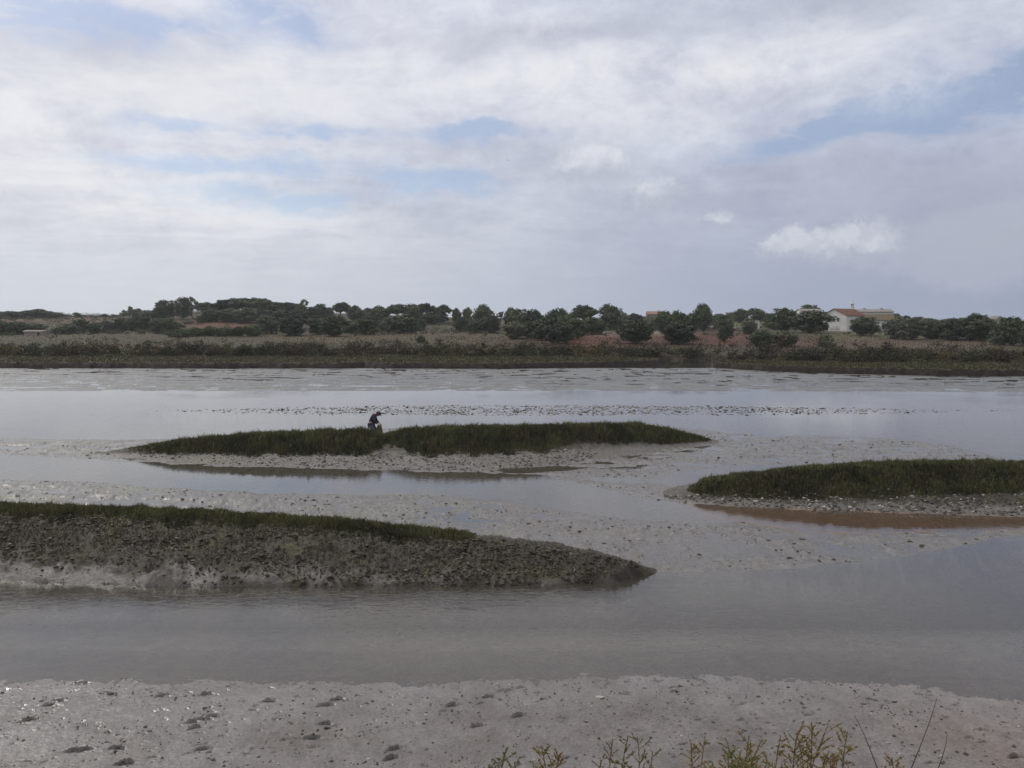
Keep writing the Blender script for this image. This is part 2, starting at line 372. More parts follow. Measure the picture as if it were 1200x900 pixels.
# ------------------------------------------------------------------ materials
def new_mat(name):
    m = bpy.data.materials.new(name); m.use_nodes = True; m.node_tree.nodes.clear()
    t = NT(m.node_tree); o = t.node('ShaderNodeOutputMaterial'); p = t.node('ShaderNodeBsdfPrincipled')
    t.l.new(p.outputs[0], o.inputs[0]); return m, t, p, o
def simple(name, col, rough=.8, var=.25, scale=2.0, bump=0.0, spec=.3, rand=0.0):
    m, t, p, o = new_mat(name)
    oc = t.node('ShaderNodeTexCoord').outputs['Object']
    n = t.noise(oc, scale, 6, .6)
    f = t.ramp(n, .3, .7, 1-var, 1+var, False)
    c = t.mix(1.0, col, t.comb(f, f, f), 'MULTIPLY')
    if rand:
        r = t.node('ShaderNodeObjectInfo').outputs['Random']
        g = t.ramp(r, 0, 1, 1-rand, 1+rand, False)
        c = t.mix(1.0, c, t.comb(g, t.math('POWER', g, .8), t.math('POWER', g, .5)), 'MULTIPLY')
    t.put(p.inputs['Base Color'], c); p.inputs['Roughness'].default_value = rough
    p.inputs['Specular IOR Level'].default_value = spec
    if bump:
        b = t.node('ShaderNodeBump'); b.inputs['Strength'].default_value = bump; b.inputs['Distance'].default_value = .03
        t.put(b.inputs['Height'], t.noise(oc, scale*4, 5, .6)); t.l.new(b.outputs[0], p.inputs['Normal'])
    return m

def ground_mat(name, bump_d=.02, sc=1.0, spec=.6):
    m, t, p, o = new_mat(name)
    g = t.node('ShaderNodeNewGeometry').outputs['Position']
    ac = t.node('ShaderNodeAttribute', attribute_name='Col').outputs['Color']
    aw = t.node('ShaderNodeAttribute', attribute_name='wet').outputs['Fac']
    n1 = t.noise(t.vmul(g, (1, .8, 1)), 3.2*sc, 6, .65); n2 = t.noise(g, 19*sc, 4, .7)
    f = t.math('MULTIPLY', t.ramp(n1, .3, .7, .78, 1.22, False), t.ramp(n2, .3, .7, .70, 1.30, False))
    t.put(p.inputs['Base Color'], t.mix(1.0, ac, t.comb(f, f, f), 'MULTIPLY'))
    r = t.math('MULTIPLY', t.ramp(aw, 0, 1, .85, .20, False), t.ramp(t.noise(g, 6*sc, 4, .6), .3, .7, .8, 1.25, False))
    t.put(p.inputs['Roughness'], r)
    t.put(p.inputs['Specular IOR Level'], t.ramp(aw, 0, 1, .15, spec, False))
    h = t.math('ADD', t.math('MULTIPLY', t.noise(g, 5.5*sc, 6, .68), 1.0), t.math('MULTIPLY', t.noise(g, 26*sc, 3, .6), .35))
    b = t.node('ShaderNodeBump'); b.inputs['Strength'].default_value = .9; b.inputs['Distance'].default_value = bump_d
    t.put(b.inputs['Height'], h); t.l.new(b.outputs[0], p.inputs['Normal'])
    return m
M = {}
M['mud'] = ground_mat('wet_mud', .017)
M['island'] = ground_mat('clodded_mud', .09, 1.3, .6)
M['hill'] = ground_mat('field_soil', .12, .25, .2)

def leaf_mat(name, c1, c2, rand=.42, trans=.0):
    m, t, p, o = new_mat(name)
    oc = t.node('ShaderNodeTexCoord').outputs['Object']
    n = t.noise(oc, 1.3, 3, .6)
    r = t.node('ShaderNodeObjectInfo').outputs['Random']
    c = t.mix(t.ramp(n, .35, .65), c1, c2)
    g = t.ramp(r, 0, 1, 1-rand, 1+rand, False)
    c = t.mix(1.0, c, t.comb(g, g, t.math('POWER', g, .6)), 'MULTIPLY')
    t.put(p.inputs['Base Color'], c); p.inputs['Roughness'].default_value = .7; p.inputs['Specular IOR Level'].default_value = .15
    return m
M['leaf_dark'] = leaf_mat('dark_foliage', (.040, .056, .032), (.072, .088, .042))
M['leaf_grey'] = leaf_mat('olive_foliage', (.080, .088, .060), (.105, .110, .072))
M['leaf_green'] = leaf_mat('green_foliage', (.060, .088, .030), (.090, .112, .040))
M['leaf_brown'] = leaf_mat('brown_scrub_foliage', (.066, .052, .034), (.078, .070, .038))
M['bark'] = simple('bark', (.075, .062, .05), .9, .3, 3)
def tint_mat(name, rough=.7, spec=.2):
    m, t, p, o = new_mat(name)
    ac = t.node('ShaderNodeAttribute', attribute_name='Col').outputs['Color']
    t.put(p.inputs['Base Color'], ac); p.inputs['Roughness'].default_value = rough; p.inputs['Specular IOR Level'].default_value = spec
    return m
M['blade'] = tint_mat('grass_blades', .6, .25)
M['litter'] = tint_mat('shell_litter', .7, .25)
M['scrub'] = tint_mat('scrub_leaves', .8, .1)

# water
m, t, p, o = new_mat('tidal_water'); t.n.remove(p); M['water'] = m
g = t.node('ShaderNodeNewGeometry').outputs['Position']
patch = t.noise(t.vmul(g, (.6, 1, 1)), .12, 3, .6)
calm = t.ramp(patch, .40, .60, .22, 1.0)
spg = t.node('ShaderNodeSeparateXYZ'); t.put(spg.inputs[0], g)
h = t.math('ADD', t.noise(t.vmul(g, (.75, 1.5, 1)), 4.2, 3, .5, .5), t.math('MULTIPLY', t.noise(t.vmul(g, (.8, 1.8, 1)), 13.0, 2, .5), .35))
b = t.node('ShaderNodeBump'); b.inputs['Distance'].default_value = .009; t.put(b.inputs['Strength'], t.math('MULTIPLY', calm, t.ramp(spg.outputs[1], 17, 23, 1.6, .28))); t.put(b.inputs['Height'], h)
fr = t.node('ShaderNodeFresnel'); fr.inputs['IOR'].default_value = 1.41; t.l.new(b.outputs[0], fr.inputs['Normal'])
gl = t.node('ShaderNodeBsdfGlossy'); gl.inputs['Roughness'].default_value = .03; gl.inputs['Color'].default_value = (.98, .98, .98, 1); t.l.new(b.outputs[0], gl.inputs['Normal'])
tr = t.node('ShaderNodeBsdfTransparent'); tr.inputs[0].default_value = (.93, .91, .87, 1)
df = t.node('ShaderNodeBsdfDiffuse'); df.inputs[0].default_value = (.125, .110, .090, 1)
m1 = t.node('ShaderNodeMixShader'); m1.inputs[0].default_value = .24; t.l.new(tr.outputs[0], m1.inputs[1]); t.l.new(df.outputs[0], m1.inputs[2])
m2 = t.node('ShaderNodeMixShader'); t.l.new(fr.outputs[0], m2.inputs[0]); t.l.new(m1.outputs[0], m2.inputs[1]); t.l.new(gl.outputs[0], m2.inputs[2])
t.l.new(m2.outputs[0], o.inputs[0])

# ------------------------------------------------------------------ ground, near part
ty = np.concatenate([np.arange(431, 470, .55), np.arange(470, 600, .62), np.arange(600, 912, .8)])
sl = np.array([-ray(600, p)[2]/ray(600, p)[1] for p in ty]); rowD = CAM_H/sl
rowD = np.concatenate([[150, 135, 125], rowD, np.linspace(rowD[-1]-.08, 9.0, 8), np.linspace(8.6, 0, 30), np.linspace(-1, -60, 20)])
colT = np.concatenate([np.linspace(-5, -.76, 60)[:-1], np.linspace(-.76, .76, 1180), np.linspace(.76, 5, 60)[1:]])
Dg, Tg = np.meshgrid(rowD, colT, indexing='ij')
Xg = Tg*np.maximum(Dg, 9.0)
h, land, lab, A, Hc, Q = near_height(Xg.ravel(), Dg.ravel())
x = Xg.ravel(); y = Dg.ravel()
h = np.where(y > 112, -.6, h)
# colours
def lerp(a, b, f): return a*(1-f[:, None])+b*f[:, None]
c3 = lambda *v: np.array(v)[None, :]
grey = c3(.092, .086, .081); brown = c3(.076, .062, .048); pale = c3(.15, .141, .132); dark = c3(.055, .047, .038); moss = c3(.085, .082, .028)
n = len(x)
base = np.repeat(grey, n, 0)
base = lerp(base, brown, np.clip(.5+Q['n1']*1.1, 0, 1)*.7)
base = lerp(base, pale, np.clip(Q['n2']*1.2, 0, 1)*.5)
base = lerp(base, dark, sstep(-Q['rough']*.8-Q['clod']*.25+Q['n2']*.4, -.10, .28)*.85*(y > 15))
base = lerp(base, c3(.20, .19, .18), sstep(Q['rough'], .30, .5)*.3*(y > 15))
base = lerp(base, c3(.10, .105, .05), sstep(Q['n3']+Q['n1']*.6, .12, .4)*.5*(y > 20)*(y < 60)*(x < 0))
base = lerp(base, dark*.9, (Q['sb'] > -.3)*sstep(Q['rough'], -.3, .3)*.8)
base = np.where((h < 0)[:, None], lerp(lerp(base, c3(.11, .10, .088), sstep(-h, .0, .02)), c3(.052, .040, .024), sstep(-h, .05, .40)), base)  # bed colour darkens with depth, in place of light absorbed by the water
base = lerp(base, c3(.20, .095, .042), sstep(sdf(W_BROWN, x, y), -.3, .3)*(h < .02)*.9)
fore = (y < 15.6)
fcol = lerp(np.repeat(c3(.120, .109, .104), n, 0), c3(.090, .078, .071), np.clip(.5+fbm(x*.9, y*1.2, 4)*1.3, 0, 1))
fcol = lerp(fcol, c3(.145, .112, .092), sstep(x, 3, 8)*.5)
fcol = lerp(fcol, c3(.060, .048, .036), sstep(fbm(x*5, y*4, 4, .7)+.25*fbm(x*1.1, y, 3), .28, .5)*.6)
fcol = lerp(fcol, c3(.235, .222, .205), sstep(-h, .0, .03))  # shallow bed coloured lighter than bare mud to brighten the water over it
fcol = lerp(fcol, c3(.060, .048, .032), sstep(-h, .28, .60))  # deep bed painted dark in place of light lost through the water
fcol = lerp(fcol, c3(.024, .020, .018), np.clip(Q['fm']*1.3, 0, .92))  # print pits near black: stirred mud plus shade put into the colour
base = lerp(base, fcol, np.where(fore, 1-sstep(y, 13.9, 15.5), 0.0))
farm = sstep(y, 60, 68)
base = lerp(base, lerp(np.repeat(c3(.095, .092, .084), n, 0), c3(.040, .040, .036), sstep(Q['n3']+Q['n1']*.8+Q['n2']*.5, -.2, .35)), farm)
ic = lerp(np.repeat(dark*.5, n, 0), c3(.058, .051, .036), sstep(Q['cl']+Q['cl2']*.6, .0, .8)*.7)  # clod crevices get a darker colour, shade painted between the lumps
m1f = fbm(x*1.1+9, y*1.6, 4, .6)
ic = lerp(ic, moss, sstep(m1f, .12, .45)*.6)
low = np.where(lab == 1, 1-sstep(A+m1f*.35, .05, .30), np.where(lab == 2, 1-sstep(A+m1f*.2, .40, .62), 1-sstep(A+m1f*.15, .12, .30)))
ic = lerp(ic, c3(.125, .115, .104), np.clip(low, 0, 1)*np.where(lab == 1, sstep(x, -3.5, -7.5)*.8+.05, .7))
base = lerp(base, ic, np.where(lab == 1, 1.0, np.where(lab > 1, sstep(Q['hi'], .03, .20), 0)))
base = np.where((y < 9.15)[:, None], np.repeat(c3(.16, .13, .09), n, 0), base)
wet = np.where(lab > 0, .30+.45*low, .80+.5*Q['n1'])
wet = np.where(fore, .50+.3*Q['n1']+.2*sstep(x, 0, -6)+.4*sstep(h, .03, .0), wet); wet = np.where(farm > .5, .62+.5*Q['n3'], wet); wet = np.where(y < 9.15, .0, wet)
wet = np.clip(wet, 0, 1)
V = np.stack([x, y, h], 1)
nr, nc = Dg.shape
idx = np.arange(nr*nc).reshape(nr, nc)
Fq = np.stack([idx[:-1, :-1], idx[1:, :-1], idx[1:, 1:], idx[:-1, 1:]], -1).reshape(-1, 4)
fl = lab[Fq[:, 0]]
fl = np.where(y[Fq[:, 0]] < 9.1, 4, fl)
names = {0: 'mud_flat', 1: 'mud_island', 2: 'mud_island', 3: 'mud_island', 4: 'embankment'}
labs = {0: 'grey wet tidal mud flat with puddles around the islands', 1: 'steep dark clodded mud bank of the nearest island, left of centre', 2: 'low mud island in mid channel where the person stands', 3: 'low mud island at the right edge, above the brown puddle', 4: 'earth embankment the view is taken from'}
for k in range(5):
    f = Fq[fl == k]; u, inv = np.unique(f, return_inverse=True)
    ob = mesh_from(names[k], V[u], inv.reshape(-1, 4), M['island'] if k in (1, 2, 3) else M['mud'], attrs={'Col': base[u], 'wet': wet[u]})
    tag(ob, labs[k], None, None, 'structure')

# water sheet
wy = [9.8, 12, 20, 60, 110, 200]; wx = [-900, -60, 0, 60, 900]
WV = [(a, b_, 0.0) for b_ in wy for a in wx]
WF = [(i*5+j, i*5+j+1, (i+1)*5+j+1, (i+1)*5+j) for i in range(len(wy)-1) for j in range(4)]
tag(mesh_from('river_water', WV, WF, M['water']), 'grey rippled tidal water in the river and its side channels', None, None, 'structure')

# ------------------------------------------------------------------ far terrain
rD = np.concatenate([np.arange(88, 150, .55), np.arange(150, 300, 1.2), np.arange(300, 480, 2.5), np.geomspace(485, 1600, 24)])
cT = np.concatenate([np.linspace(-5, -.75, 40)[:-1], np.linspace(-.75, .75, 800), np.linspace(.75, 5, 40)[1:]])
Df, Tf = np.meshgrid(rD, cT, indexing='ij'); xf = (Tf*Df).ravel(); yf = Df.ravel()
hf, sf = far_height(xf, yf)
pxf = 600+xf/yf*F
pyf = 385+(CAM_H-hf)/yf*F
nf = len(xf)
n1 = fbm(xf*.03, yf*.03, 5, .6); n2 = fbm(xf*.3, yf*.3, 4, .6)
tan = c3(.047, .035, .019); green = c3(.026, .030, .015); red = c3(.082, .031, .020); marsh = c3(.050, .038, .020); marshg = c3(.046, .050, .018)
cf = lerp(np.repeat(tan, nf, 0), green, np.clip(.45+n1*1.6, 0, 1)*.75)
def zone(px, py, sx, sy, amp=1.0): return np.clip(1.6*np.exp(-(((pxf-px)/sx)**2+((pyf-py)/sy)**2))*(1+n2*1.1), 0, 1)*amp
cf = lerp(cf, tan*1.25, zone(450, 397, 170, 6, .9)); cf = lerp(cf, c3(.09, .055, .036), zone(85, 373, 70, 4)); cf = lerp(cf, red, zone(260, 379, 50, 6, .8)); cf = lerp(cf, red*.7, zone(15, 376, 30, 4, .5))
cf = lerp(cf, red, zone(700, 399, 60, 8, .9)); cf = lerp(cf, red*.9, zone(840, 398, 80, 7, .8)); cf = lerp(cf, red*.8, zone(935, 403, 40, 6, .7)); cf = lerp(cf, c3(.10, .075, .055), zone(560, 378, 30, 8, .8))
cf = lerp(cf, c3(.070, .070, .028), zone(1050, 392, 90, 6, .8)); cf = lerp(cf, c3(.085, .055, .042), zone(1050, 403, 120, 6, .6)); cf = lerp(cf, c3(.085, .11, .03), zone(870, 377, 30, 5, .9))
cf = lerp(cf, c3(.33, .28, .22), zone(680, 391, 50, 2.5, .6)*(n2 > .05)); cf = lerp(cf, c3(.35, .30, .24), zone(780, 390, 20, 2.5, .6)*(n2 > .05))
lowm = 1-sstep(yf, 138, 150)
mc = lerp(np.repeat(marsh, nf, 0), marshg, np.clip(.4+n2*1.4+n1, 0, 1))
mc = lerp(mc, c3(.020, .016, .013), 1-sstep(sf, .9, 1.7))  # steep cut edge painted dark, its shade put into the colour
cf = lerp(cf, mc, lowm)
Vf = np.stack([xf, yf, hf], 1); nr, nc = Df.shape
idx = np.arange(nr*nc).reshape(nr, nc)
Ff = np.stack([idx[:-1, :-1], idx[:-1, 1:], idx[1:, 1:], idx[1:, :-1]], -1).reshape(-1, 4)
Ff = Ff[~(hf[Ff].max(1) < -.45)]
fk = (yf[Ff[:, 0]] > 146).astype(int)
wetf = np.zeros(nf)
for k, (nm, lb) in enumerate((('river_bank', 'low marshy far bank with a dark eroded edge above the mud'), ('hillside', 'hillside of fields and red earth rising beyond the river'))):
    f = Ff[fk == k]; u, inv = np.unique(f, return_inverse=True)
    ob = mesh_from(nm, Vf[u], inv.reshape(-1, 4), M['hill'], attrs={'Col': cf[u], 'wet': wetf[u]})
    tag(ob, lb, None, None, 'structure')
def far_z(xx, yy):
    return float(far_height(np.array([float(xx)]), np.array([float(yy)]))[0][0])
def find_D(px, py, lo=150, hi=430):
    Ds = np.linspace(lo, hi, 400); xx = (px-600)/F*Ds
    hz, _ = far_height(xx, Ds); yy = 385+(CAM_H-hz)/Ds*F
    ok = np.where(yy <= py)[0]
    return float(Ds[ok[0]]) if len(ok) else 425.0

# ------------------------------------------------------------------ grass on the islands
def blades(name, P, H, W, lean, tint, mat, lab_=None):
    n = len(P); a = RNG.random(n)*2*pi; dx = np.cos(a)*W; dy = np.sin(a)*W*.6
    la = RNG.random(n)*2*pi; lx = np.cos(la)*lean*H; ly = np.sin(la)*lean*H
    V_ = np.empty((n, 5, 3), np.float32)
    V_[:, 0] = P+np.stack([-dx, -dy, np.full(n, -.03)], 1); V_[:, 1] = P+np.stack([dx, dy, np.full(n, -.03)], 1)
    mid = P+np.stack([lx*.3, ly*.3, H*.55], 1)
    V_[:, 2] = mid+np.stack([dx*.75, dy*.75, H*0], 1); V_[:, 3] = mid-np.stack([dx*.75, dy*.75, H*0], 1)
    V_[:, 4] = P+np.stack([lx, ly, H], 1)
    b0 = np.arange(n)*5
    F_ = np.concatenate([np.stack([b0, b0+1, b0+2], 1), np.stack([b0, b0+2, b0+3], 1), np.stack([b0+3, b0+2, b0+4], 1)])
    tt = np.repeat(tint, 5, 0)
    return mesh_from(name, V_.reshape(-1, 3), F_, mat, smooth=False, attrs={'Col': tt})
GRASS = [  # island, n candidates, height, x range, y range, label
 (0, 330000, .13, (-17, 1), (16.5, 23.5), 'short dark green marsh grass along the crest of the nearest mud island'),
 (1, 330000, .23, (-19, 12), (31, 41.5), 'dark green cordgrass covering the mid channel island around the person'),
 (2, 330000, .175, (3.5, 28), (24.5, 32), 'dark green cordgrass covering the island at the right edge')]
for k, N, hh, xr, yr, lb in GRASS:
    xs = RNG.uniform(*xr, N); ys = RNG.uniform(*yr, N)
    hi, ins, a, b_, H = isl_profile(k, xs, ys)
    hz = near_height(xs, ys)[0]
    nz = fbm(xs*1.3, ys*1.3, 4, .6); t_ = 600+xs/ys*F
    if k == 0:
        lim = .80+nz*.28+.0*xs
        ok = ins & (((a > lim) & (hi > .30)) | ((a > .35) & (nz+.6*(a-.6) > np.interp(xs, [-7, -1.5], [-.10, .08])) & (RNG.random(N) < .42) & (xs < -1.5))) & (b_ > .25) & (t_ < 556+nz*10)
    elif k == 1:
        lim = np.interp(t_, [100, 200, 300, 430, 441, 450, 462, 480, 560, 640, 680, 760, 845], [.62, .52, .45, .48, .62, .72, .66, .50, .46, .46, .66, .48, .30])+nz*.16
        ok = ins & (a > lim) & (hi > .10) & (b_ > .12)
    else:
        lim = .30+nz*.22
        ok = ins & (a > lim) & (hi > .13) & (b_ > .12)
    if k > 0: ok &= RNG.random(N) < np.clip((t_-(135, 800)[k-1])/(70, 60)[k-1]+.5*nz+.12, .0, 1)
    xs, ys, hz, nz, a = xs[ok], ys[ok], hz[ok], nz[ok], a[ok]
    n = len(xs); clump = fbm(xs*4, ys*4, 3)
    Hh = hh*(.45+.6*RNG.random(n)**1.5+.35*(RNG.random(n) < .04))*(1+.9*clump+.5*nz)*(1.0 if k == 0 else 1.0)
    Hh = Hh*np.clip((a)/.6, .5, 1)*(1+.55*fbm(xs*1.1+3, ys*.9, 3, .6))
    Hh = Hh*np.clip(.35+(a-lim[ok])/.16, .25, 1)
    tp = ys*0+xs/ys*F+600
    if k == 0: Hh = Hh*np.clip((560-tp)/16, .35, 1)
    if k == 1: Hh = Hh*np.clip((tp-125)/75, .22, 1)*np.clip((850-tp)/50, .3, 1)
    if k == 2: Hh = Hh*np.clip((tp-770)/50, .3, 1)
    g1 = np.array([.026, .028, .015]); g2 = np.array([.090, .094, .036]); g3 = np.array([.080, .060, .034])
    f = np.clip(RNG.random(n)*.55+nz*.9+.8*fbm(xs*.5, ys*.6, 3)+.7*clump+.5*sstep(a, .85, 1.0)-.02, 0, 1.4)[:, None]
    tint = g1*(1-f)+g2*f
    r = (RNG.random(n) < np.clip(.16+.7*fbm(xs*.8+5, ys*.8, 3), 0, 1))[:, None]
    tint = np.where(r, g3*(.5+RNG.random((n, 1))), tint)
    ob = blades('marsh_grass', np.stack([xs, ys, hz], 1), Hh, RNG.uniform(.006, .014, n)*(1 if k == 0 else 1.5), .35, tint, M['blade'])
    tag(ob, lb, 'marsh grass', None, 'stuff')
# far bank grass tufts
N = 90000
pt = RNG.uniform(-.78, .78, N); ys = RNG.uniform(92, 138, N); xs = pt*ys
hz, s_ = far_height(xs, ys); ok = (s_ > .8) & (hz > .45)
xs, ys, hz = xs[ok], ys[ok], hz[ok]; n = len(xs); nz = fbm(xs*.15, ys*.3, 4, .6)
f = np.clip(.5+nz*1.5+RNG.normal(0, .15, n), 0, 1)[:, None]
tint = np.array([.050, .036, .018])*(1-f)+np.array([.048, .052, .018])*f
tag(blades('marsh_grass', np.stack([xs, ys, hz], 1), RNG.uniform(.10, .24, n), RNG.uniform(.03, .08, n), .5, tint, M['blade']),
    'low brownish green saltmarsh growth on top of the far river bank', 'marsh grass', None, 'stuff')
# dry grass of the field behind the scrub
N = 9000
pt = RNG.uniform(-.72, .72, N); ys = RNG.uniform(150, 215, N); xs = pt*ys; hz, s_ = far_height(xs, ys)
nz = fbm(xs*.06, ys*.06, 4, .6); f = np.clip(.5+nz*1.6+RNG.normal(0, .15, N), 0, 1)[:, None]
tint = np.array([.050, .037, .018])*(1-f)+np.array([.030, .032, .016])*f
tag(blades('dry_grass', np.stack([xs, ys, hz], 1), RNG.uniform(.10, .30, N)*(1+nz), RNG.uniform(.04, .12, N), .5, tint, M['blade']),
    'dry tan and green grass of the field behind the scrub belt', 'dry grass', None, 'stuff')

# ------------------------------------------------------------------ small lumps: clods, shells, oyster clumps
ICO = None
def lumps(name, P, R, tint, flat=.6, lb=None, cat=None, mat=None):
    bm = bmesh.new(); bmesh.ops.create_icosphere(bm, subdivisions=1, radius=1)
    bv = np.array([v.co[:] for v in bm.verts]); bf = np.array([[v.index for v in f.verts] for f in bm.faces]); bm.free()
    n = len(P); k = len(bv)
    jit = 1+RNG.normal(0, .22, (n, k, 1))
    sc = np.stack([R*RNG.uniform(.7, 1.5, n), R*RNG.uniform(.7, 1.5, n), R*flat*RNG.uniform(.6, 1.3, n)], 1)
    V_ = P[:, None, :]+bv[None]*jit*sc[:, None, :]
    F_ = (bf[None]+(np.arange(n)*k)[:, None, None]).reshape(-1, 3)
    ob = mesh_from(name, V_.reshape(-1, 3), F_, mat or M['litter'], smooth=False, attrs={'Col': np.repeat(tint, k, 0)})
    return tag(ob, lb, cat, None, 'stuff')
def scatter(poly, N, zmin=-.03, zmax=9):
    lo = poly.min(0); hi = poly.max(0)
    xs = RNG.uniform(lo[0], hi[0], N); ys = RNG.uniform(lo[1], hi[1], N)
    ok = sdf(poly, xs, ys)+fbm(xs*.7, ys*.7, 3)*.8 > 0; xs, ys = xs[ok], ys[ok]
    hz, land_, lab_, A_, _, Q_ = near_height(xs, ys); ok = (hz > zmin) & (hz < zmax)
    return xs[ok], ys[ok], hz[ok], lab_[ok], A_[ok]
def tints(n, pale_frac=.25, d=(.045, .038, .030), p=(.26, .24, .22)):
    r = RNG.random((n, 1)); base_ = np.array(d)*(.6+RNG.random((n, 1))*1.0)
    return np.where(r < pale_frac, np.array(p)*(.6+.6*RNG.random((n, 1))), base_)
xs, ys, hz, _, _ = scatter(BAR, 34000, -.2)
k_ = RNG.random(len(xs)) < np.clip(.6+1.5*fbm(xs*.35, ys*.8, 4, .7), .15, 1)*np.clip(.3+sdf(BAR, xs, ys)*.5, .12, 1)*np.interp(xs/ys, [-.45, -.25, .3, .48, .7], [.25, .9, 1, .6, .12]); xs, ys, hz = xs[k_], ys[k_], hz[k_]
lumps('oyster_clumps', np.stack([xs, ys, np.maximum(hz, -.02)+.01], 1), np.minimum(RNG.gamma(1.6, .016, len(xs))+.010, .11), tints(len(xs), .28), .5, 'long bar of dark oyster clumps lying across the open river', 'oyster clumps')
FLAT = world_poly([(-200, 512), (300, 528), (840, 508), (1140, 522), (1250, 560), (1250, 640), (1000, 662), (800, 672), (560, 625), (0, 585), (-200, 570)])
xs, ys, hz, lb_, A_ = scatter(FLAT, 42000, .003)
keep = (lb_ == 0) & (RNG.random(len(xs)) < np.clip(.5+1.4*fbm(xs*.5, ys*.8, 4, .6), .05, 1)); xs, ys, hz = xs[keep], ys[keep], hz[keep]
lumps('shell_litter', np.stack([xs, ys, hz], 1), np.minimum(RNG.gamma(1.6, .009, len(xs))+.005, .06), tints(len(xs), .22), .55, 'scattered shells and small mud clods over the wet flats between the islands', 'shell litter')
B1 = world_poly([(-250, 672), (0, 681), (400, 692), (640, 690), (775, 674), (740, 652), (600, 620), (300, 590), (-250, 560)])
xs, ys, hz, lb_, A_ = scatter(B1, 260000, .01)
dens = np.where(xs > -1.5, .75, .30+.6*fbm(xs*.8, ys*1.2, 4, .6))*np.where(A_ < .25, np.clip(.3+(xs+7)*.15, .15, 1), 1)*np.where(A_ > .85, .3, 1)
keep = (lb_ == 1) & (RNG.random(len(xs)) < dens) & (A_ < .98); xs, ys, hz = xs[keep], ys[keep], hz[keep]
lumps('mud_clods', np.stack([xs, ys, hz-.006], 1), np.minimum(RNG.gamma(2.0, .008, len(xs))+.008, .05), tints(len(xs), .04, (.034, .029, .019), (.11, .10, .085)), .8, 'dark clods and oyster shells covering the slope of the nearest island', 'mud clods')
for j, (Pp, lb__) in enumerate(((world_poly([(100, 530), (300, 548), (560, 556), (700, 552), (700, 520), (100, 515)]), 'dark and pale clods on the mud slope below the person\'s island'), (world_poly([(760, 583), (900, 598), (1250, 612), (1250, 570), (760, 560)]), 'clods along the foot of the right hand island'))):
    xs, ys, hz, lb_, A_ = scatter(Pp, 16000, .005); keep = (lb_ == j+2) & (A_ < .55); xs, ys, hz = xs[keep], ys[keep], hz[keep]
    lumps('mud_clods', np.stack([xs, ys, hz], 1), np.minimum(RNG.gamma(1.8, .011, len(xs))+.007, .06), tints(len(xs), .25), .7, lb__, 'mud clods')
FORE = world_poly([(-150, 796), (480, 803), (800, 794), (1300, 815), (1300, 915), (-150, 915)])
xs, ys, hz, lb_, A_ = scatter(FORE, 9000, -.005)
keep = RNG.random(len(xs)) < np.clip(.35+1.5*fbm(xs*1.2, ys*1.5, 3), .08, 1); xs, ys, hz = xs[keep], ys[keep], hz[keep]
lumps('mud_crumbs', np.stack([xs, ys, hz], 1), RNG.gamma(2.0, .0035, len(xs))+.003, tints(len(xs), .15, (.05, .04, .032)), .7, 'small dark crumbs and bits of weed on the foreground mud', 'mud crumbs')

# ------------------------------------------------------------------ trees
def crown_mesh(name, kind, seed, mat, nclump=60, per=46, leaf=.045):
    r = np.random.default_rng(seed); V_ = []; cs = []
    # unit tree: height 1, crown radius .5
    axs = r.normal(0, 1, (5, 3)); axs /= np.linalg.norm(axs, axis=1)[:, None]; gains = r.uniform(-.30, .28, 5)
    for i in range(nclump):
        while True:
            p = r.uniform(-1, 1, 3)
            if np.linalg.norm(p) < 1: break
        u_ = p/np.linalg.norm(p); p = u_*np.linalg.norm(p)**.45*(1+sum(g_*max(0, float(u_@a_))**2 for g_, a_ in zip(gains, axs)))
        if kind == 'round': c = np.array([p[0]*.37, p[1]*.37, .47+p[2]*.40]); rr = r.uniform(.09, .19)
        elif kind == 'umbrella': c = np.array([p[0]*.42, p[1]*.42, .70+p[2]*.19+.06*(1-p[0]**2-p[1]**2)]); rr = r.uniform(.09, .15)
        elif kind == 'airy': c = np.array([p[0]*.36, p[1]*.36, .72+p[2]*.22]); rr = r.uniform(.05, .09)
        elif kind == 'pointed':
            z = abs(p[2]); c = np.array([p[0]*.40*(1.1-z), p[1]*.40*(1.1-z), .30+z*.62]); rr = r.uniform(.06, .11)
        else: c = np.array([p[0]*.42, p[1]*.42, .30+p[2]*.34*(.8+.4*r.random())]); rr = r.uniform(.10, .18)   # bush
        c = c+r.normal(0, .025, 3); cs.append((c, rr))
        d = r.normal(0, 1, (per, 3)); d /= np.linalg.norm(d, axis=1)[:, None]
        q = c+d*rr*(r.random((per, 1))**.4)*np.array([1.1, 1.1, .8])
        a = r.normal(0, 1, (per, 3)); a /= np.linalg.norm(a, axis=1)[:, None]
        b = np.cross(a, d); b /= np.linalg.norm(b, axis=1)[:, None]+1e-9
        s = leaf*r.uniform(.5, 1.2, (per, 1))
        V_.append(np.stack([q-a*s, q-b*s*.6, q+a*s, q+b*s*.6], 1))
    V_ = np.concatenate(V_).reshape(-1, 3); V_[:, 2] = np.maximum(V_[:, 2], .01)
    F_ = np.arange(len(V_)).reshape(-1, 4)
    me = bpy.data.meshes.new(name); me.from_pydata(V_.tolist(), [], F_.tolist()); me.materials.append(mat)
    return me, cs
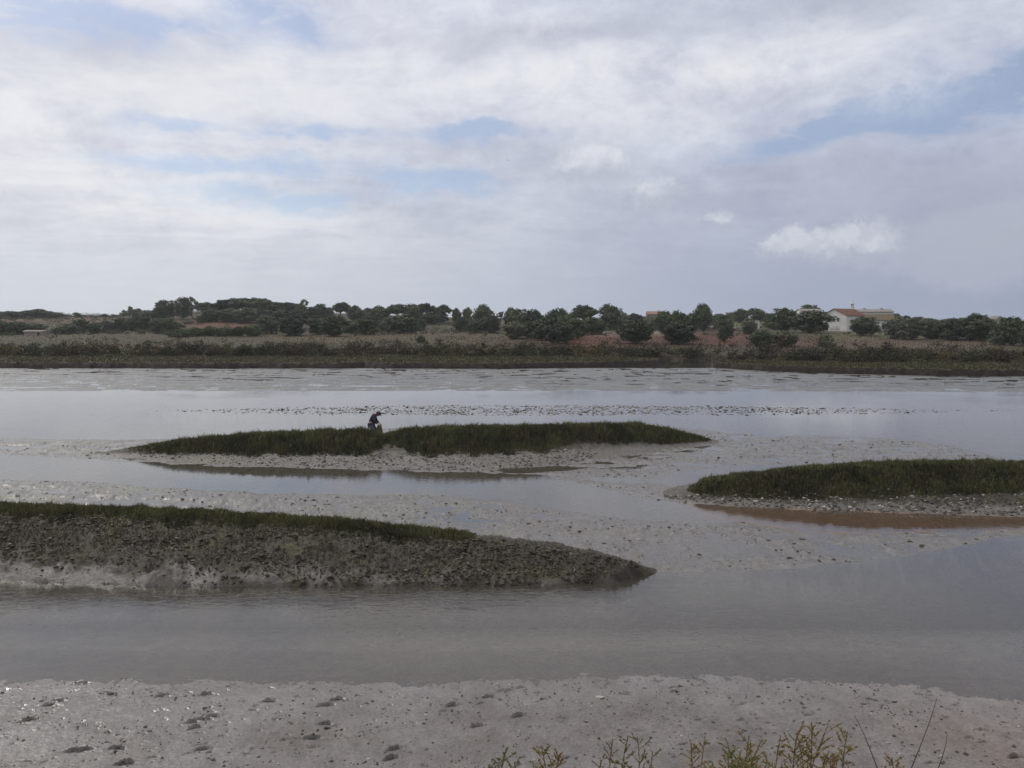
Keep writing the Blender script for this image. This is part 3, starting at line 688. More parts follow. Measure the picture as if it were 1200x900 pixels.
def trunk_mesh(cs, kind, seed):
    r = random.Random(seed); bm = bmesh.new()
    def limb(a, b, r0, r1, n=6):
        a, b = Vector(a), Vector(b); ax = (b-a).normalized(); u = ax.orthogonal().normalized(); v = ax.cross(u)
        mid = (a+b)/2+Vector((r.uniform(-1, 1), r.uniform(-1, 1), 0))*.03*(b-a).length*3
        rings = []
        for p, rr in ((a, r0), (mid, (r0+r1)/2), (b, r1)):
            rings.append([bm.verts.new(p+(u*cos(2*pi*i/n)+v*sin(2*pi*i/n))*rr) for i in range(n)])
        for k in range(2):
            for i in range(n): bm.faces.new((rings[k][i], rings[k][(i+1) % n], rings[k+1][(i+1) % n], rings[k+1][i]))
        bm.faces.new(rings[2]); bm.faces.new(rings[0][::-1])
    fork = {'round': .28, 'umbrella': .55, 'airy': .45, 'pointed': .5, 'bush': .10}[kind]
    limb((0, 0, -.06), (.01, 0, fork), .035, .025)
    for c, rr in cs[:9]: limb((.01, 0, fork*(.8+.2*r.random())), tuple(c), .018, .005, 5)
    me = bpy.data.meshes.new('trunk'); bm.to_mesh(me); bm.free(); me.materials.append(M['bark'])
    return me
PROTO = {}
for kind, mats, nv in (('round', ('leaf_dark', 'leaf_grey', 'leaf_green'), 3), ('umbrella', ('leaf_dark',), 3), ('airy', ('leaf_dark', 'leaf_grey'), 2), ('pointed', ('leaf_dark',), 2), ('bush', ('leaf_dark', 'leaf_grey', 'leaf_green', 'leaf_brown'), 2)):
    for mt in mats:
        L = []
        for v in range(nv):
            sd_ = hash_ = 100+v*7+len(kind)*13+len(mt)*3
            nc_, pr_ = {'round': (70, 60), 'umbrella': (55, 60), 'airy': (26, 34), 'pointed': (50, 40), 'bush': (45, 46)}[kind]
            cm, cs = crown_mesh('crown', kind, sd_, M[mt], nc_, pr_)
            L.append((cm, trunk_mesh(cs, kind, sd_)))
        PROTO[(kind, mt)] = L
ORD = ['leftmost', 'second from left', 'third from left', 'fourth from left', 'fifth from left', 'sixth from left', 'seventh from left', 'eighth from left', 'ninth from left', 'tenth from left', 'eleventh from left', 'twelfth from left', 'thirteenth from left', 'fourteenth from left']
def tree(px, ytop, wpx, ybase, kind, mt, label, name, cat, group, D=None):
    D = D or find_D(px, ybase)
    X_ = (px-600)/F*D; z = far_z(X_, D)
    ztop = CAM_H+(385-ytop)/F*D; H = max(1.2, ztop-z); W = wpx/F*D
    cm, tm = random.choice(PROTO[(kind, mt)])
    r = empty(name, (X_, D, z-.05), random.uniform(0, 6.28)); wf = random.uniform(1.1, 1.42) if kind in ('round', 'umbrella') else 1.1
    r.scale = (W*wf, W*wf, H*random.uniform(1.0, 1.08))
    c = bpy.data.objects.new('crown', cm); t_ = bpy.data.objects.new('trunk', tm)
    for o_ in (c, t_): COL.objects.link(o_); o_.parent = r
    tag(r, label, cat, group)
    return r
DK, GY, GN, BR = 'leaf_dark', 'leaf_grey', 'leaf_green', 'leaf_brown'
# group phrase, place phrase, rows of (px, ytop, width px, ybase, kind, material)
TREES = [
 ('trees on the far left skyline', 'on the far left skyline', [(4, 365, 24, 373, 'round', DK), (18, 364.5, 20, 373, 'round', DK), (32, 363.5, 20, 373, 'round', DK), (45, 362, 20, 373, 'round', DK), (58, 364, 18, 373, 'round', DK), (69, 366, 14, 373, 'round', DK), (80, 367.5, 12, 371, 'bush', DK)]),
 ('small trees along the bare brown ridge', 'along the bare brown ridge', [(92, 366, 7, 372, 'round', DK), (100, 368, 9, 372, 'bush', DK), (112, 369, 9, 372, 'bush', GY), (124, 367.5, 8, 372, 'round', DK), (135, 367, 12, 372, 'bush', DK)]),
 ('skyline trees left of the tall pines', 'just left of the tall pines', [(147, 363, 14, 373, 'pointed', DK), (154, 359, 18, 374, 'pointed', DK), (164, 361, 12, 374, 'round', DK), (174, 363, 16, 374, 'round', DK), (184, 363, 14, 375, 'round', DK)]),
 ('tall pines on the hilltop', 'in the tall hilltop pine stand', [(194, 352, 20, 374, 'round', DK), (205, 353, 14, 374, 'airy', DK), (216, 348, 20, 374, 'round', DK), (227, 348, 15, 374, 'airy', GY), (240, 354, 20, 374, 'umbrella', DK), (251, 355, 20, 374, 'round', DK), (258, 351, 10, 374, 'airy', DK), (268, 353, 22, 374, 'umbrella', DK), (280, 351, 26, 374, 'umbrella', DK), (294, 350, 28, 374, 'umbrella', DK)]),
 ('umbrella pines of the dense hilltop wood', 'in the flat pine wood', [(308, 351, 26, 374, 'umbrella', DK), (322, 354, 24, 374, 'umbrella', DK), (335, 355, 24, 374, 'umbrella', DK), (348, 355, 22, 374, 'umbrella', DK), (358, 351, 13, 374, 'airy', GY), (366, 359, 14, 374, 'round', DK), (376, 356, 14, 374, 'round', DK), (386, 360, 12, 374, 'round', GY)]),
 ('pines filling the wood below its crest', 'below the pine wood crest', [(250, 362, 22, 377, 'round', DK), (270, 361, 24, 377, 'round', DK), (290, 360, 26, 378, 'round', DK), (310, 361, 26, 378, 'round', DK), (330, 362, 26, 378, 'round', DK), (350, 362, 22, 378, 'round', DK)]),
 ('skyline trees in the centre left', 'on the skyline above the tan field', [(400, 355, 20, 377, 'umbrella', DK), (417, 357, 18, 378, 'round', DK), (432, 360, 16, 378, 'round', GY), (447, 358, 20, 378, 'round', DK), (466, 357, 20, 378, 'umbrella', DK), (483, 355, 20, 378, 'round', DK), (500, 356, 20, 378, 'umbrella', DK), (518, 357, 20, 378, 'round', DK), (535, 360, 11, 380, 'round', DK), (548, 360, 10, 380, 'round', DK)]),
 ('big dark trees above the left field', 'in the row above the tan field', [(315, 369, 22, 391, 'round', GY), (343, 367, 36, 393, 'round', DK), (373, 368, 24, 392, 'round', DK), (391, 370, 28, 394, 'round', DK), (412, 375, 20, 391, 'round', GY), (433, 369, 24, 392, 'round', DK), (455, 373, 18, 390, 'round', GY), (473, 367, 32, 391, 'round', DK), (492, 373, 16, 388, 'round', DK), (506, 365, 22, 380, 'round', DK)]),
 ('trees right of the pale slope', 'right of the pale slope', [(541, 371, 19, 389, 'round', DK), (558, 373, 22, 390, 'round', GY), (568, 357, 24, 386, 'round', DK), (576, 370, 18, 390, 'round', DK), (586, 365, 13, 386, 'airy', DK), (598, 360, 16, 386, 'round', DK)]),
 ('scattered trees on the lower left slope', 'around the far left stone hut', [(4, 375, 26, 392, 'round', DK), (22, 377, 24, 392, 'round', DK), (43, 379, 22, 390, 'round', DK), (66, 381, 14, 392, 'bush', GY), (82, 379, 20, 392, 'round', GY), (96, 374, 20, 391, 'round', DK), (112, 377, 18, 391, 'round', DK), (128, 376, 18, 390, 'round', GY), (141, 372, 18, 390, 'round', DK), (155, 371, 20, 387, 'round', DK)]),
 ('scattered trees below the tall pines', 'below the tall pines', [(170, 368, 20, 388, 'round', DK), (186, 373, 20, 391, 'round', GY), (198, 372, 20, 391, 'round', DK), (206, 378, 16, 390, 'round', DK), (212, 383, 24, 395, 'bush', GN), (232, 382, 18, 394, 'round', GN), (248, 381, 16, 394, 'round', DK), (264, 382, 20, 394, 'round', GN), (281, 382, 16, 394, 'round', DK), (296, 380, 18, 394, 'round', GN), (238, 367, 16, 378, 'bush', DK), (222, 372, 12, 380, 'bush', GY)]),
 ('trees in the central thicket', 'in the dark central thicket', [(606, 361, 26, 388, 'round', DK), (622, 363, 22, 390, 'round', DK), (640, 371, 30, 399, 'round', DK), (620, 376, 24, 396, 'round', DK), (652, 360, 28, 392, 'round', DK), (666, 367, 24, 398, 'round', DK), (683, 359, 30, 389, 'umbrella', DK), (693, 371, 28, 392, 'round', DK), (712, 356, 27, 386, 'round', DK), (604, 376, 24, 397, 'round', GY), (655, 378, 30, 402, 'round', DK), (677, 376, 20, 396, 'round', DK)]),
 ('trees around the red scarp', 'around the red earth scarp', [(730, 366, 16, 386, 'round', GY), (745, 374, 32, 403, 'round', DK), (762, 371, 16, 386, 'round', GY), (779, 364, 20, 392, 'round', DK), (793, 363, 26, 396, 'round', DK), (796, 377, 36, 403, 'round', DK), (811, 366, 18, 388, 'round', DK), (823, 356, 20, 388, 'round', DK), (848, 369, 17, 400, 'round', GY), (838, 368, 14, 384, 'round', GY)]),
 ('trees left of the white farmhouse', 'left of the white farmhouse', [(868, 361, 18, 379, 'round', DK), (885, 361, 18, 379, 'round', DK), (877, 372, 15, 392, 'round', GY), (891, 385, 28, 406, 'round', DK), (904, 367, 16, 386, 'round', DK), (918, 361, 27, 389, 'round', DK), (920, 387, 28, 406, 'round', GY), (947, 358, 18, 381, 'umbrella', DK), (968, 388, 19, 407, 'bush', DK)]),
 ('round trees right of the farmhouse', 'right of the farmhouse', [(1052, 371, 24, 397, 'round', GY), (1068, 372, 26, 398, 'round', GY), (1086, 373, 22, 397, 'round', GY), (1098, 376, 22, 397, 'round', DK), (1116, 373, 26, 399, 'round', DK), (1136, 366, 40, 398, 'round', DK), (1155, 373, 24, 399, 'round', DK), (1170, 384, 20, 404, 'round', GY), (1185, 372, 28, 405, 'round', DK), (1199, 373, 26, 405, 'round', GY)]),
 ('skyline trees on the right', 'on the right skyline', [(1048, 367, 14, 383, 'round', DK), (1060, 369, 16, 384, 'round', GY), (1074, 371, 16, 384, 'round', DK), (1090, 373, 18, 385, 'round', DK), (1105, 374, 18, 385, 'round', DK), (1180, 373, 16, 386, 'round', DK)]),
 ('low trees on the skyline around the distant house', 'near the distant red-roofed house', [(742, 367, 14, 378, 'round', DK), (752, 369, 12, 378, 'bush', DK), (778, 370, 12, 378, 'round', GY), (830, 369, 14, 379, 'round', DK), (842, 367, 16, 378, 'round', DK), (856, 366, 14, 377, 'round', GY), (900, 367, 14, 379, 'round', DK), (930, 366, 14, 379, 'round', GY)]),
]
SPECIAL = [(343, 'widest dark tree standing above the tan field'), (712, 'big round dark tree topping the central thicket'), (823, 'tall egg-shaped dark tree standing alone against the sky'), (1136, 'widest dark tree right of the farmhouse, its trunk showing'),
           (745, 'round dark tree standing low in front of the red scarp'), (216, 'tallest rounded pine of the hilltop stand'), (227, 'thin see-through pine on the hilltop, sky between its limbs'), (358, 'thin airy pine rising above the flat pine wood'), (968, 'round bush alone on red earth below the farmhouse')]
LOOK = {('round', DK): 'round dark green tree', ('round', GY): 'grey-green round tree', ('round', GN): 'bright green round tree', ('umbrella', DK): 'flat-topped dark pine', ('airy', DK): 'thin open-crowned pine', ('airy', GY): 'thin open-crowned pine', ('pointed', DK): 'pointed dark conifer',
        ('bush', DK): 'dark low bushy tree', ('bush', GY): 'grey-green bushy tree', ('bush', GN): 'light green bushy tree'}
for grp, place, rows in TREES:
    seen = {}
    rows = sorted(rows)
    tot = {}
    for rw in rows: k = LOOK[rw[4:]]; tot[k] = tot.get(k, 0)+1
    for rw in rows:
        k = LOOK[rw[4:]]; i = seen.get(k, 0); seen[k] = i+1
        if tot[k] == 1: lb = 'the only %s %s' % (k, place)
        else: lb = '%s, %s, %s' % (k, ORD[i], place)
        sp_ = [s for p_, s in SPECIAL if p_ == rw[0]]
        if sp_ and rw[0] != 216 or (rw[0] == 216): lb = sp_[0] if sp_ else lb
        nm = {'umbrella': 'pine_tree', 'airy': 'pine_tree', 'pointed': 'conifer_tree', 'bush': 'bush'}.get(rw[4], 'round_tree')
        tree(*rw, lb, nm, 'bush' if rw[4] == 'bush' else 'tree', grp)
tree(1010, 371, 30, 393, 'round', DK, 'dark spreading tree on a short trunk in front of the farmhouse', 'round_tree', 'tree', None)
tree(950, 364, 38, 390, 'round', DK, 'broad dark tree hiding the left end of the white farmhouse', 'round_tree', 'tree', None)
tree(988, 373, 9, 388, 'airy', GY, 'slim young tree against the white farmhouse wall', 'young_tree', 'tree', None)
tree(493, 392.5, 11, 402, 'round', DK, 'small lone round tree standing in the tan field', 'small_tree', 'tree', None)

# ------------------------------------------------------------------ scrub belt along the bank
def leafcloud(cent, rad, per, leaf, tint):
    n = len(cent)
    d = RNG.normal(0, 1, (n, per, 3)); d /= np.linalg.norm(d, axis=2)[:, :, None]
    q = cent[:, None]+d*rad[:, None, :]*(RNG.random((n, per, 1))**.4)
    a = RNG.normal(0, 1, (n, per, 3)); a /= np.linalg.norm(a, axis=2)[:, :, None]
    b = np.cross(a, d); b /= np.linalg.norm(b, axis=2)[:, :, None]+1e-9
    s = leaf*RNG.uniform(.5, 1.2, (n, per, 1))
    V_ = np.stack([q-a*s, q-b*s*.6, q+a*s, q+b*s*.6], 2).reshape(-1, 3)
    tt = np.repeat(np.repeat(tint, per, 0)*RNG.uniform(.7, 1.3, (n*per, 1)), 4, 0)
    return V_, tt
N = 620
tt_ = RNG.uniform(-.74, .74, N); fd = np.interp(600+tt_*F, [680, 800, 1000, 1200], [134, 124, 110, 107]); ys = fd+RNG.random(N)**1.3*np.clip(152-fd, 10, 45); xs = tt_*ys; hz, _ = far_height(xs, ys)
hz = np.maximum(hz, .3)
R_ = np.clip(1.3+1.5*fbm(xs*.09, ys*.09+4, 3)+RNG.normal(0, .32, N), .45, 2.5)*np.clip(ys/140, .75, 1.1)
ok = ((far_height(xs, ys)[1] > 2.0) | (ys > 139)) & (fbm(xs*.07+2, ys*.12, 3, .6) > -.14)
xs, ys, hz, R_, tt_ = xs[ok], ys[ok], hz[ok], R_[ok], tt_[ok]; N = len(xs)
cent = np.stack([xs, ys, hz+R_*.45], 1); rad = np.stack([R_*RNG.uniform(1.1, 1.9, N), R_, R_*RNG.uniform(.8, 1.25, N)], 1)
f = RNG.random((N, 1)); tint = np.array([.044, .034, .028])*(1-f)+np.array([.044, .048, .025])*f
yl = (RNG.random(N) < .14)[:, None]; tint = np.where(yl, np.array([.095, .074, .034]), tint)*RNG.uniform(.55, 1.35, (N, 1))
sub = 7; cc_ = np.repeat(cent, sub, 0)+RNG.normal(0, .42, (N*sub, 3))*np.repeat(rad, sub, 0); cc_[:, 2] = np.maximum(cc_[:, 2], np.repeat(hz, sub)+.1)
Vs, ts_ = leafcloud(cc_, np.repeat(rad, sub, 0)*RNG.uniform(.3, .62, (N*sub, 1)), 44, .15, np.repeat(tint, sub, 0))
Fs = np.arange(len(Vs)).reshape(-1, 4)
tag(mesh_from('scrub', Vs, Fs, M['scrub'], smooth=False, attrs={'Col': ts_}), 'dense brown and dark green scrub belt along the top of the far bank', 'scrub', None, 'stuff')
# thin low bushes over the hillside
N = 6500
tt_ = RNG.uniform(-.72, .72, N); ys = RNG.uniform(215, 420, N); xs = tt_*ys; hz, _ = far_height(xs, ys)
nz = fbm(xs*.02+3, ys*.02, 4, .6); lf = np.interp(600+tt_*F, [0, 300, 520, 560, 620, 740, 900, 960, 1200], [.55, .55, .35, .2, .6, .5, .2, .1, .15]); k_ = (RNG.random(N) < np.clip(lf+nz*1.6, 0, 1)); xs, ys, hz = xs[k_], ys[k_], hz[k_]; n = len(xs)
R_ = RNG.uniform(.4, 1.3, n)*np.interp(ys, [215, 400], [.9, 1.8]); cent = np.stack([xs, ys, hz+R_*.5], 1); rad = np.stack([R_*1.3, R_, R_*.8], 1)
f = RNG.random((n, 1)); tint = np.array([.052, .062, .040])*(1-f)+np.array([.082, .080, .046])*f
Vs, ts_ = leafcloud(cent, rad, 34, .22, tint)
tag(mesh_from('hill_scrub', Vs, np.arange(len(Vs)).reshape(-1, 4), M['scrub'], smooth=False, attrs={'Col': ts_}), 'low scattered scrub over the far hillside fields', 'scrub', None, 'stuff')
# single bushes that stand out of the belt
SB = [(8, 396, 20, 412, BR), (38, 397, 18, 413, DK), (66, 397, 22, 413, BR), (105, 401, 16, 413, BR), (163, 399, 12, 411, BR), (180, 399, 22, 413, BR), (228, 400, 18, 413, DK), (254, 400, 14, 412, DK), (290, 401, 22, 414, BR), (410, 402, 18, 415, BR), (445, 402, 26, 416, BR), (520, 402, 12, 414, DK), (650, 402, 26, 417, BR), (700, 404, 22, 417, GN), (790, 407, 22, 418, GN), (1045, 410, 20, 425, BR), (1080, 411, 20, 426, DK), (1160, 410, 28, 426, GN)]
nmk = {BR: 'brown', DK: 'dark', GN: 'yellow-green'}; cnt = {}
for px, yt, wd, yb, mt in SB:
    c_ = cnt.get(mt, 0); cnt[mt] = c_+1
    D = 143 + (px % 7)
    tree(px, yt, wd, yb, 'bush', mt, '%s bush, %s, standing out of the bank scrub' % (nmk[mt], ORD[c_]), 'bush', 'bush', 'bushes standing out of the bank scrub', D)

# ------------------------------------------------------------------ buildings
M['white'] = simple('whitewash', (.50, .49, .47), .85, .16, .6)
M['stone'] = simple('rubble_stone', (.24, .21, .18), .9, .35, 2.2, .5)
M['tile'] = simple('clay_tiles', (.125, .062, .042), .85, .35, 1.5, .4)
M['oldtile'] = simple('mossy_tiles', (.105, .085, .05), .9, .35, 1.5, .4)
M['darkwood'] = simple('dark_opening', (.03, .027, .025), .7, .2)
M['wood'] = simple('weathered_wood', (.12, .095, .07), .85, .3, 4)
M['roofgrey'] = simple('grey_roof', (.19, .17, .16), .85, .3, 1.5)
def bmobj(name, build, mat, parent=None):
    bm = bmesh.new(); build(bm); bmesh.ops.recalc_face_normals(bm, faces=bm.faces); me = bpy.data.meshes.new(name); bm.to_mesh(me); bm.free(); me.materials.append(mat)
    o = bpy.data.objects.new(name, me); COL.objects.link(o); o.parent = parent; return o
def box(bm, x0, x1, y0, y1, z0, z1):
    v = [bm.verts.new((a, b, c)) for c in (z0, z1) for b in (y0, y1) for a in (x0, x1)]
    for f in ((0, 1, 3, 2), (4, 6, 7, 5), (0, 4, 5, 1), (2, 3, 7, 6), (0, 2, 6, 4), (1, 5, 7, 3)): bm.faces.new([v[i] for i in f])
def house(name, label, px, ybase, D, rz, W, L, He, Hr, wall, roof, wins=(), doors=(), chim=(), over=.3, group=None, sink=.8, turret=None):
    """W across the gable (local x), L along the ridge (local y, from 0 back), He eaves, Hr ridge"""
    D = D or find_D(px, ybase); X_ = (px-600)/F*D; z = CAM_H-(ybase-385)/F*D
    r = empty(name, (X_, D, z), rz); tag(r, label, 'house' if 'house' in name else 'building', group)
    def wb(bm):
        pts = [(-W/2, -sink), (W/2, -sink), (W/2, He), (0, Hr), (-W/2, He)]
        a = [bm.verts.new((p[0], 0, p[1])) for p in pts]; b = [bm.verts.new((p[0], L, p[1])) for p in pts]
        bm.faces.new(a); bm.faces.new(b[::-1])
        for i in range(5): bm.faces.new((a[i], a[(i+1) % 5], b[(i+1) % 5], b[i]))
    bmobj('wall', wb, wall, r)
    def rb(bm):
        k = (Hr-He)/(W/2); th = .16
        for s in (-1, 1):
            p0 = (s*(W/2+over), He-k*over+.02); p1 = (0, Hr+.02)
            prof = [p0, p1, (p1[0], p1[1]+th), (p0[0], p0[1]+th)]
            a = [bm.verts.new((q[0], -over, q[1])) for q in prof]; b = [bm.verts.new((q[0], L+over, q[1])) for q in prof]
            bm.faces.new(a); bm.faces.new(b[::-1])
            for i in range(4): bm.faces.new((a[i], a[(i+1) % 4], b[(i+1) % 4], b[i]))
        nrow = int(L/.45)
        for s in (-1, 1):
            for i in range(nrow):       # rows of rounded tile ridges running down the slope
                yy = i*.45
                a = [bm.verts.new((s*(W/2+over), yy+d, He-k*over+.02+th+e)) for d, e in ((-.07, -.02), (0, .07), (.07, -.02))]
                b = [bm.verts.new((0, yy+d, Hr+.02+th+e)) for d, e in ((-.07, -.02), (0, .07), (.07, -.02))]
                bm.faces.new((a[0], a[1], b[1], b[0])); bm.faces.new((a[1], a[2], b[2], b[1]))
    ro = bmobj('roof', rb, roof, r)
    for cx, cy, cw, ch in chim:
        zz = Hr-abs(cx)*(Hr-He)/(W/2)
        bmobj('chimney', lambda bm: (box(bm, cx-cw/2, cx+cw/2, cy-cw/2, cy+cw/2, zz-.4, zz+ch), box(bm, cx-cw*.65, cx+cw*.65, cy-cw*.65, cy+cw*.65, zz+ch, zz+ch+.12)), M['white'], ro)
    def opening(nm, side, c, z0, w_, h_):
        def ob(bm, pr, ww, z_0, z_1):
            if side == 'gable': box(bm, c-ww/2, c+ww/2, -pr, .1, z_0, z_1)
            elif side == 'right': box(bm, W/2-.1, W/2+pr, c-ww/2, c+ww/2, z_0, z_1)
            else: box(bm, -W/2-pr, -W/2+.1, c-ww/2, c+ww/2, z_0, z_1)
        o = bmobj(nm, lambda bm: ob(bm, .04, w_, z0, z0+h_), M['darkwood'], r)
        bmobj('frame', lambda bm: ob(bm, .09, w_+.3, z0+h_, z0+h_+.15), M['stone'], o)
    for s, c, z0, w_, h_ in wins: opening('window', s, c, z0, w_, h_)
    for s, c, w_, h_ in doors: opening('door', s, c, .02, w_, h_)
    return r
# main white farmhouse, gable end towards the river
fh = house('farmhouse', 'white farmhouse with gable end, red tiled roof and small bell turret', 976, 387.3, 262, radians(-58), 9.6, 10.5, 4.9, 7.1, M['white'], M['tile'],
      wins=[('gable', 1.6, 3.0, .9, 1.1), ('right', 6.5, 2.2, .8, 1.0)], doors=[('gable', -2.8, 1.4, 2.4), ('right', 3.4, 1.1, 2.2)])
def turret(bm):
    box(bm, -.42, .42, 9.3, 10.1, 6.9, 8.1); box(bm, -.36, -.2, 9.38, 10.02, 8.1, 8.9); box(bm, .2, .36, 9.38, 10.02, 8.1, 8.9); box(bm, -.5, .5, 9.22, 10.18, 8.9, 9.05)
    a = [bm.verts.new(p) for p in ((-.38, 9.3, 9.05), (.38, 9.3, 9.05), (.38, 10.1, 9.05), (-.38, 10.1, 9.05))]; t_ = bm.verts.new((0, 9.7, 10.0))
    for i in range(4): bm.faces.new((a[i], a[(i+1) % 4], t_))
    box(bm, -.1, .1, 9.6, 9.8, 9.9, 10.3)
bmobj('bell_turret', turret, M['white'], fh)
# long low wing: ridge across the view
def wing(name, label, px, ybase, D, rz, W, L, He, Hr, wall, roof, **kw): return house(name, label, px, ybase, D, rz, W, L, He, Hr, wall, roof, **kw)
wing('farm_building', 'long low white farm building with mossy roof and one dark doorway, right of the farmhouse', 1044, 386, 262, radians(82), 6.0, 12.5, 3.1, 4.9, M['white'], M['oldtile'], wins=[('left', 8.2, 1.3, .9, 1.0)], doors=[('left', 3.6, 1.0, 2.0)])
wing('farm_building', 'white flat-looking building behind the farmhouse with dark chimneys', 1041, 384, 285, radians(84), 6.5, 11.5, 5.6, 6.5, M['white'], M['roofgrey'], chim=[(0, 3.0, .9, .6), (0, 9.0, .7, .5)])
wing('lean_to_shed', 'small shed with red roof and dark door at the right end of the farm', 1049, 386, 262, radians(80), 3.0, 1.9, 2.5, 3.6, M['stone'], M['tile'], doors=[('left', .9, .8, 1.8)])
wing('farm_building', 'white building end half hidden behind the tree left of the farmhouse', 958, 381, 300, radians(86), 6, 7.5, 5.2, 6.0, M['white'], M['roofgrey'])
house('stone_hut', 'low stone hut with pale flat roof at far left behind the scrub', 55, 394.5, 214, radians(84), 3.2, 5.2, 1.35, 1.6, M['stone'], simple('pale_roof', (.30, .26, .22), .9), doors=[('left', 1.0, .6, 1.1)])
house('country_house', 'distant house with long red roof and chimney on the central skyline', 775, 374, 420, radians(84), 6, 8.0, 2.6, 4.0, M['stone'], simple('faded_tiles', (.23, .13, .10), .9), chim=[(0, 2, .7, .7)])
house('country_house', 'tiny grey gabled house on the right skyline', 1170, 378.5, 400, radians(20), 6.5, 5, 1.8, 3.4, M['stone'], M['roofgrey'])
house('stone_ruin', 'low ruined stone building with grey roof above the red scarp', 839, 388, 262, radians(84), 3, 4.4, 1.2, 1.9, M['stone'], M['roofgrey'])
house('field_hut', 'tiny white hut among the trees left of the central thicket', 600, 376, 330, radians(30), 2.2, 2.2, 2.0, 2.8, M['white'], M['roofgrey'])
D = 262; X_ = (886.5-600)/F*D; z = CAM_H-(384-385)/F*D
r = empty('gate_pillar', (X_, D, z)); tag(r, 'white square pillar among trees left of the farmhouse', 'pillar')
bmobj('shaft', lambda bm: box(bm, -.62, .62, -.4, .4, -1.2, 2.3), M['white'], r); bmobj('cap', lambda bm: box(bm, -.72, .72, -.5, .5, 2.3, 2.5), M['stone'], r)
def rubble(bm, n, L, h):
    rr = random.Random(3+n)
    for i in range(n):
        mtx = Matrix.Translation((rr.uniform(0, L), rr.uniform(-.4, .4), rr.uniform(0, h)))@Matrix.Diagonal((rr.uniform(.25, .5), rr.uniform(.2, .4), rr.uniform(.18, .3), 1))
        bmesh.ops.create_icosphere(bm, subdivisions=1, radius=1, matrix=mtx)
for (px, yb, D, n, L, h, lb) in ((854, 386.5, 255, 70, 4.6, 1.1, 'broken dry stone wall right of the stone ruin'), (675, 391.5, 232, 110, 13, .5, 'line of pale rocks on top of the red scarp'), (772, 391.5, 232, 40, 5, .7, 'heap of pale stones between dark trees above the scarp')):
    o = bmobj('stone_wall', lambda bm: rubble(bm, n, L, h), M['stone']); X_ = (px-600)/F*D; o.location = (X_, D, max(far_z(X_, D)-.1, CAM_H-(yb-385)/F*D-.2)); tag(o, lb, 'stone wall')

# wire fence across the field
r = empty('wire_fence', ((330-600)/F*160, 160, 0)); tag(r, 'post and wire fence along the tan field behind the scrub', 'fence')
for i in range(38):
    X_ = (330-600)/F*160+i*1.55+random.uniform(-.2, .2); D = 160+.5*sin(i*.5); z = far_z(X_, D)
    o = bmobj('post', lambda bm: bmesh.ops.create_cone(bm, cap_ends=True, segments=6, radius1=.06, radius2=.05, depth=1.7, matrix=Matrix.Rotation(random.uniform(-.06, .06), 4, 'Y')), M['wood'], r)
    o.location = (X_-r.location.x, D-160, z+.75)
def wires(bm):
    for zz in (.5, 1.0, 1.4):
        for i in range(37):
            xa = i*1.55; 
            za = far_z(r.location.x+xa, 160+.5*sin(i*.5))+zz; zb = far_z(r.location.x+xa+1.55, 160+.5*sin(i*.5+.5))+zz
            a, b = Vector((xa, .5*sin(i*.5), za)), Vector((xa+1.55, .5*sin(i*.5+.5), zb))
            vs = [bm.verts.new(p) for p in (a, a+Vector((0, 0, .012)), b+Vector((0, 0, .012)), b)]; bm.faces.new(vs)
            vs = [bm.verts.new(p) for p in (a, a+Vector((0, .012, 0)), b+Vector((0, .012, 0)), b)]; bm.faces.new(vs)
bmobj('wire', wires, M['roofgrey'], r)

# ------------------------------------------------------------------ person
def skin(name, joints, edges, radii, mat, parent, sub=2):
    me = bpy.data.meshes.new(name); me.from_pydata(joints, edges, []); o = bpy.data.objects.new(name, me); COL.objects.link(o)
    md = o.modifiers.new('s', 'SKIN'); md.use_smooth_shade = True
    for i, rr in enumerate(radii):
        rr = rr if isinstance(rr, tuple) else (rr, rr)
        me.skin_vertices[0].data[i].radius = rr; me.skin_vertices[0].data[i].use_root = (i == 0)
    o.modifiers.new('u', 'SUBSURF').levels = sub
    dg = bpy.context.evaluated_depsgraph_get(); m2_ = bpy.data.meshes.new_from_object(o.evaluated_get(dg))
    bpy.data.objects.remove(o); m2_.name = name; m2_.materials.clear(); m2_.materials.append(mat)
    for p_ in m2_.polygons: p_.use_smooth = True
    o = bpy.data.objects.new(name, m2_); COL.objects.link(o); o.parent = parent; return o
M['skin'] = simple('skin', (.30, .18, .12), .6, .1); M['jacket'] = simple('dark_purple_jacket', (.038, .026, .048), .85, .25, 6)
M['jeans'] = simple('blue_grey_trousers', (.075, .085, .12), .9, .25, 6); M['cap'] = simple('dark_cap', (.022, .020, .022), .8, .2); M['boot'] = simple('dark_boots', (.02, .02, .018), .5, .2)
M['bag'] = simple('yellow_green_sack', (.06, .062, .03), .7, .3, 5); M['olive'] = simple('olive_waders', (.10, .11, .075), .75, .25, 5)
PD = 37.6; pX = (436.2-600)/F*PD
pz = float(near_height(np.array([pX]), np.array([PD]))[0][0])
P0 = empty('person', (pX, PD, pz)); tag(P0, 'stooping person in dark cap and purple jacket digging on the grassy island', 'person')
top = slope_z(482.6, PD)-pz; sc = 1.0
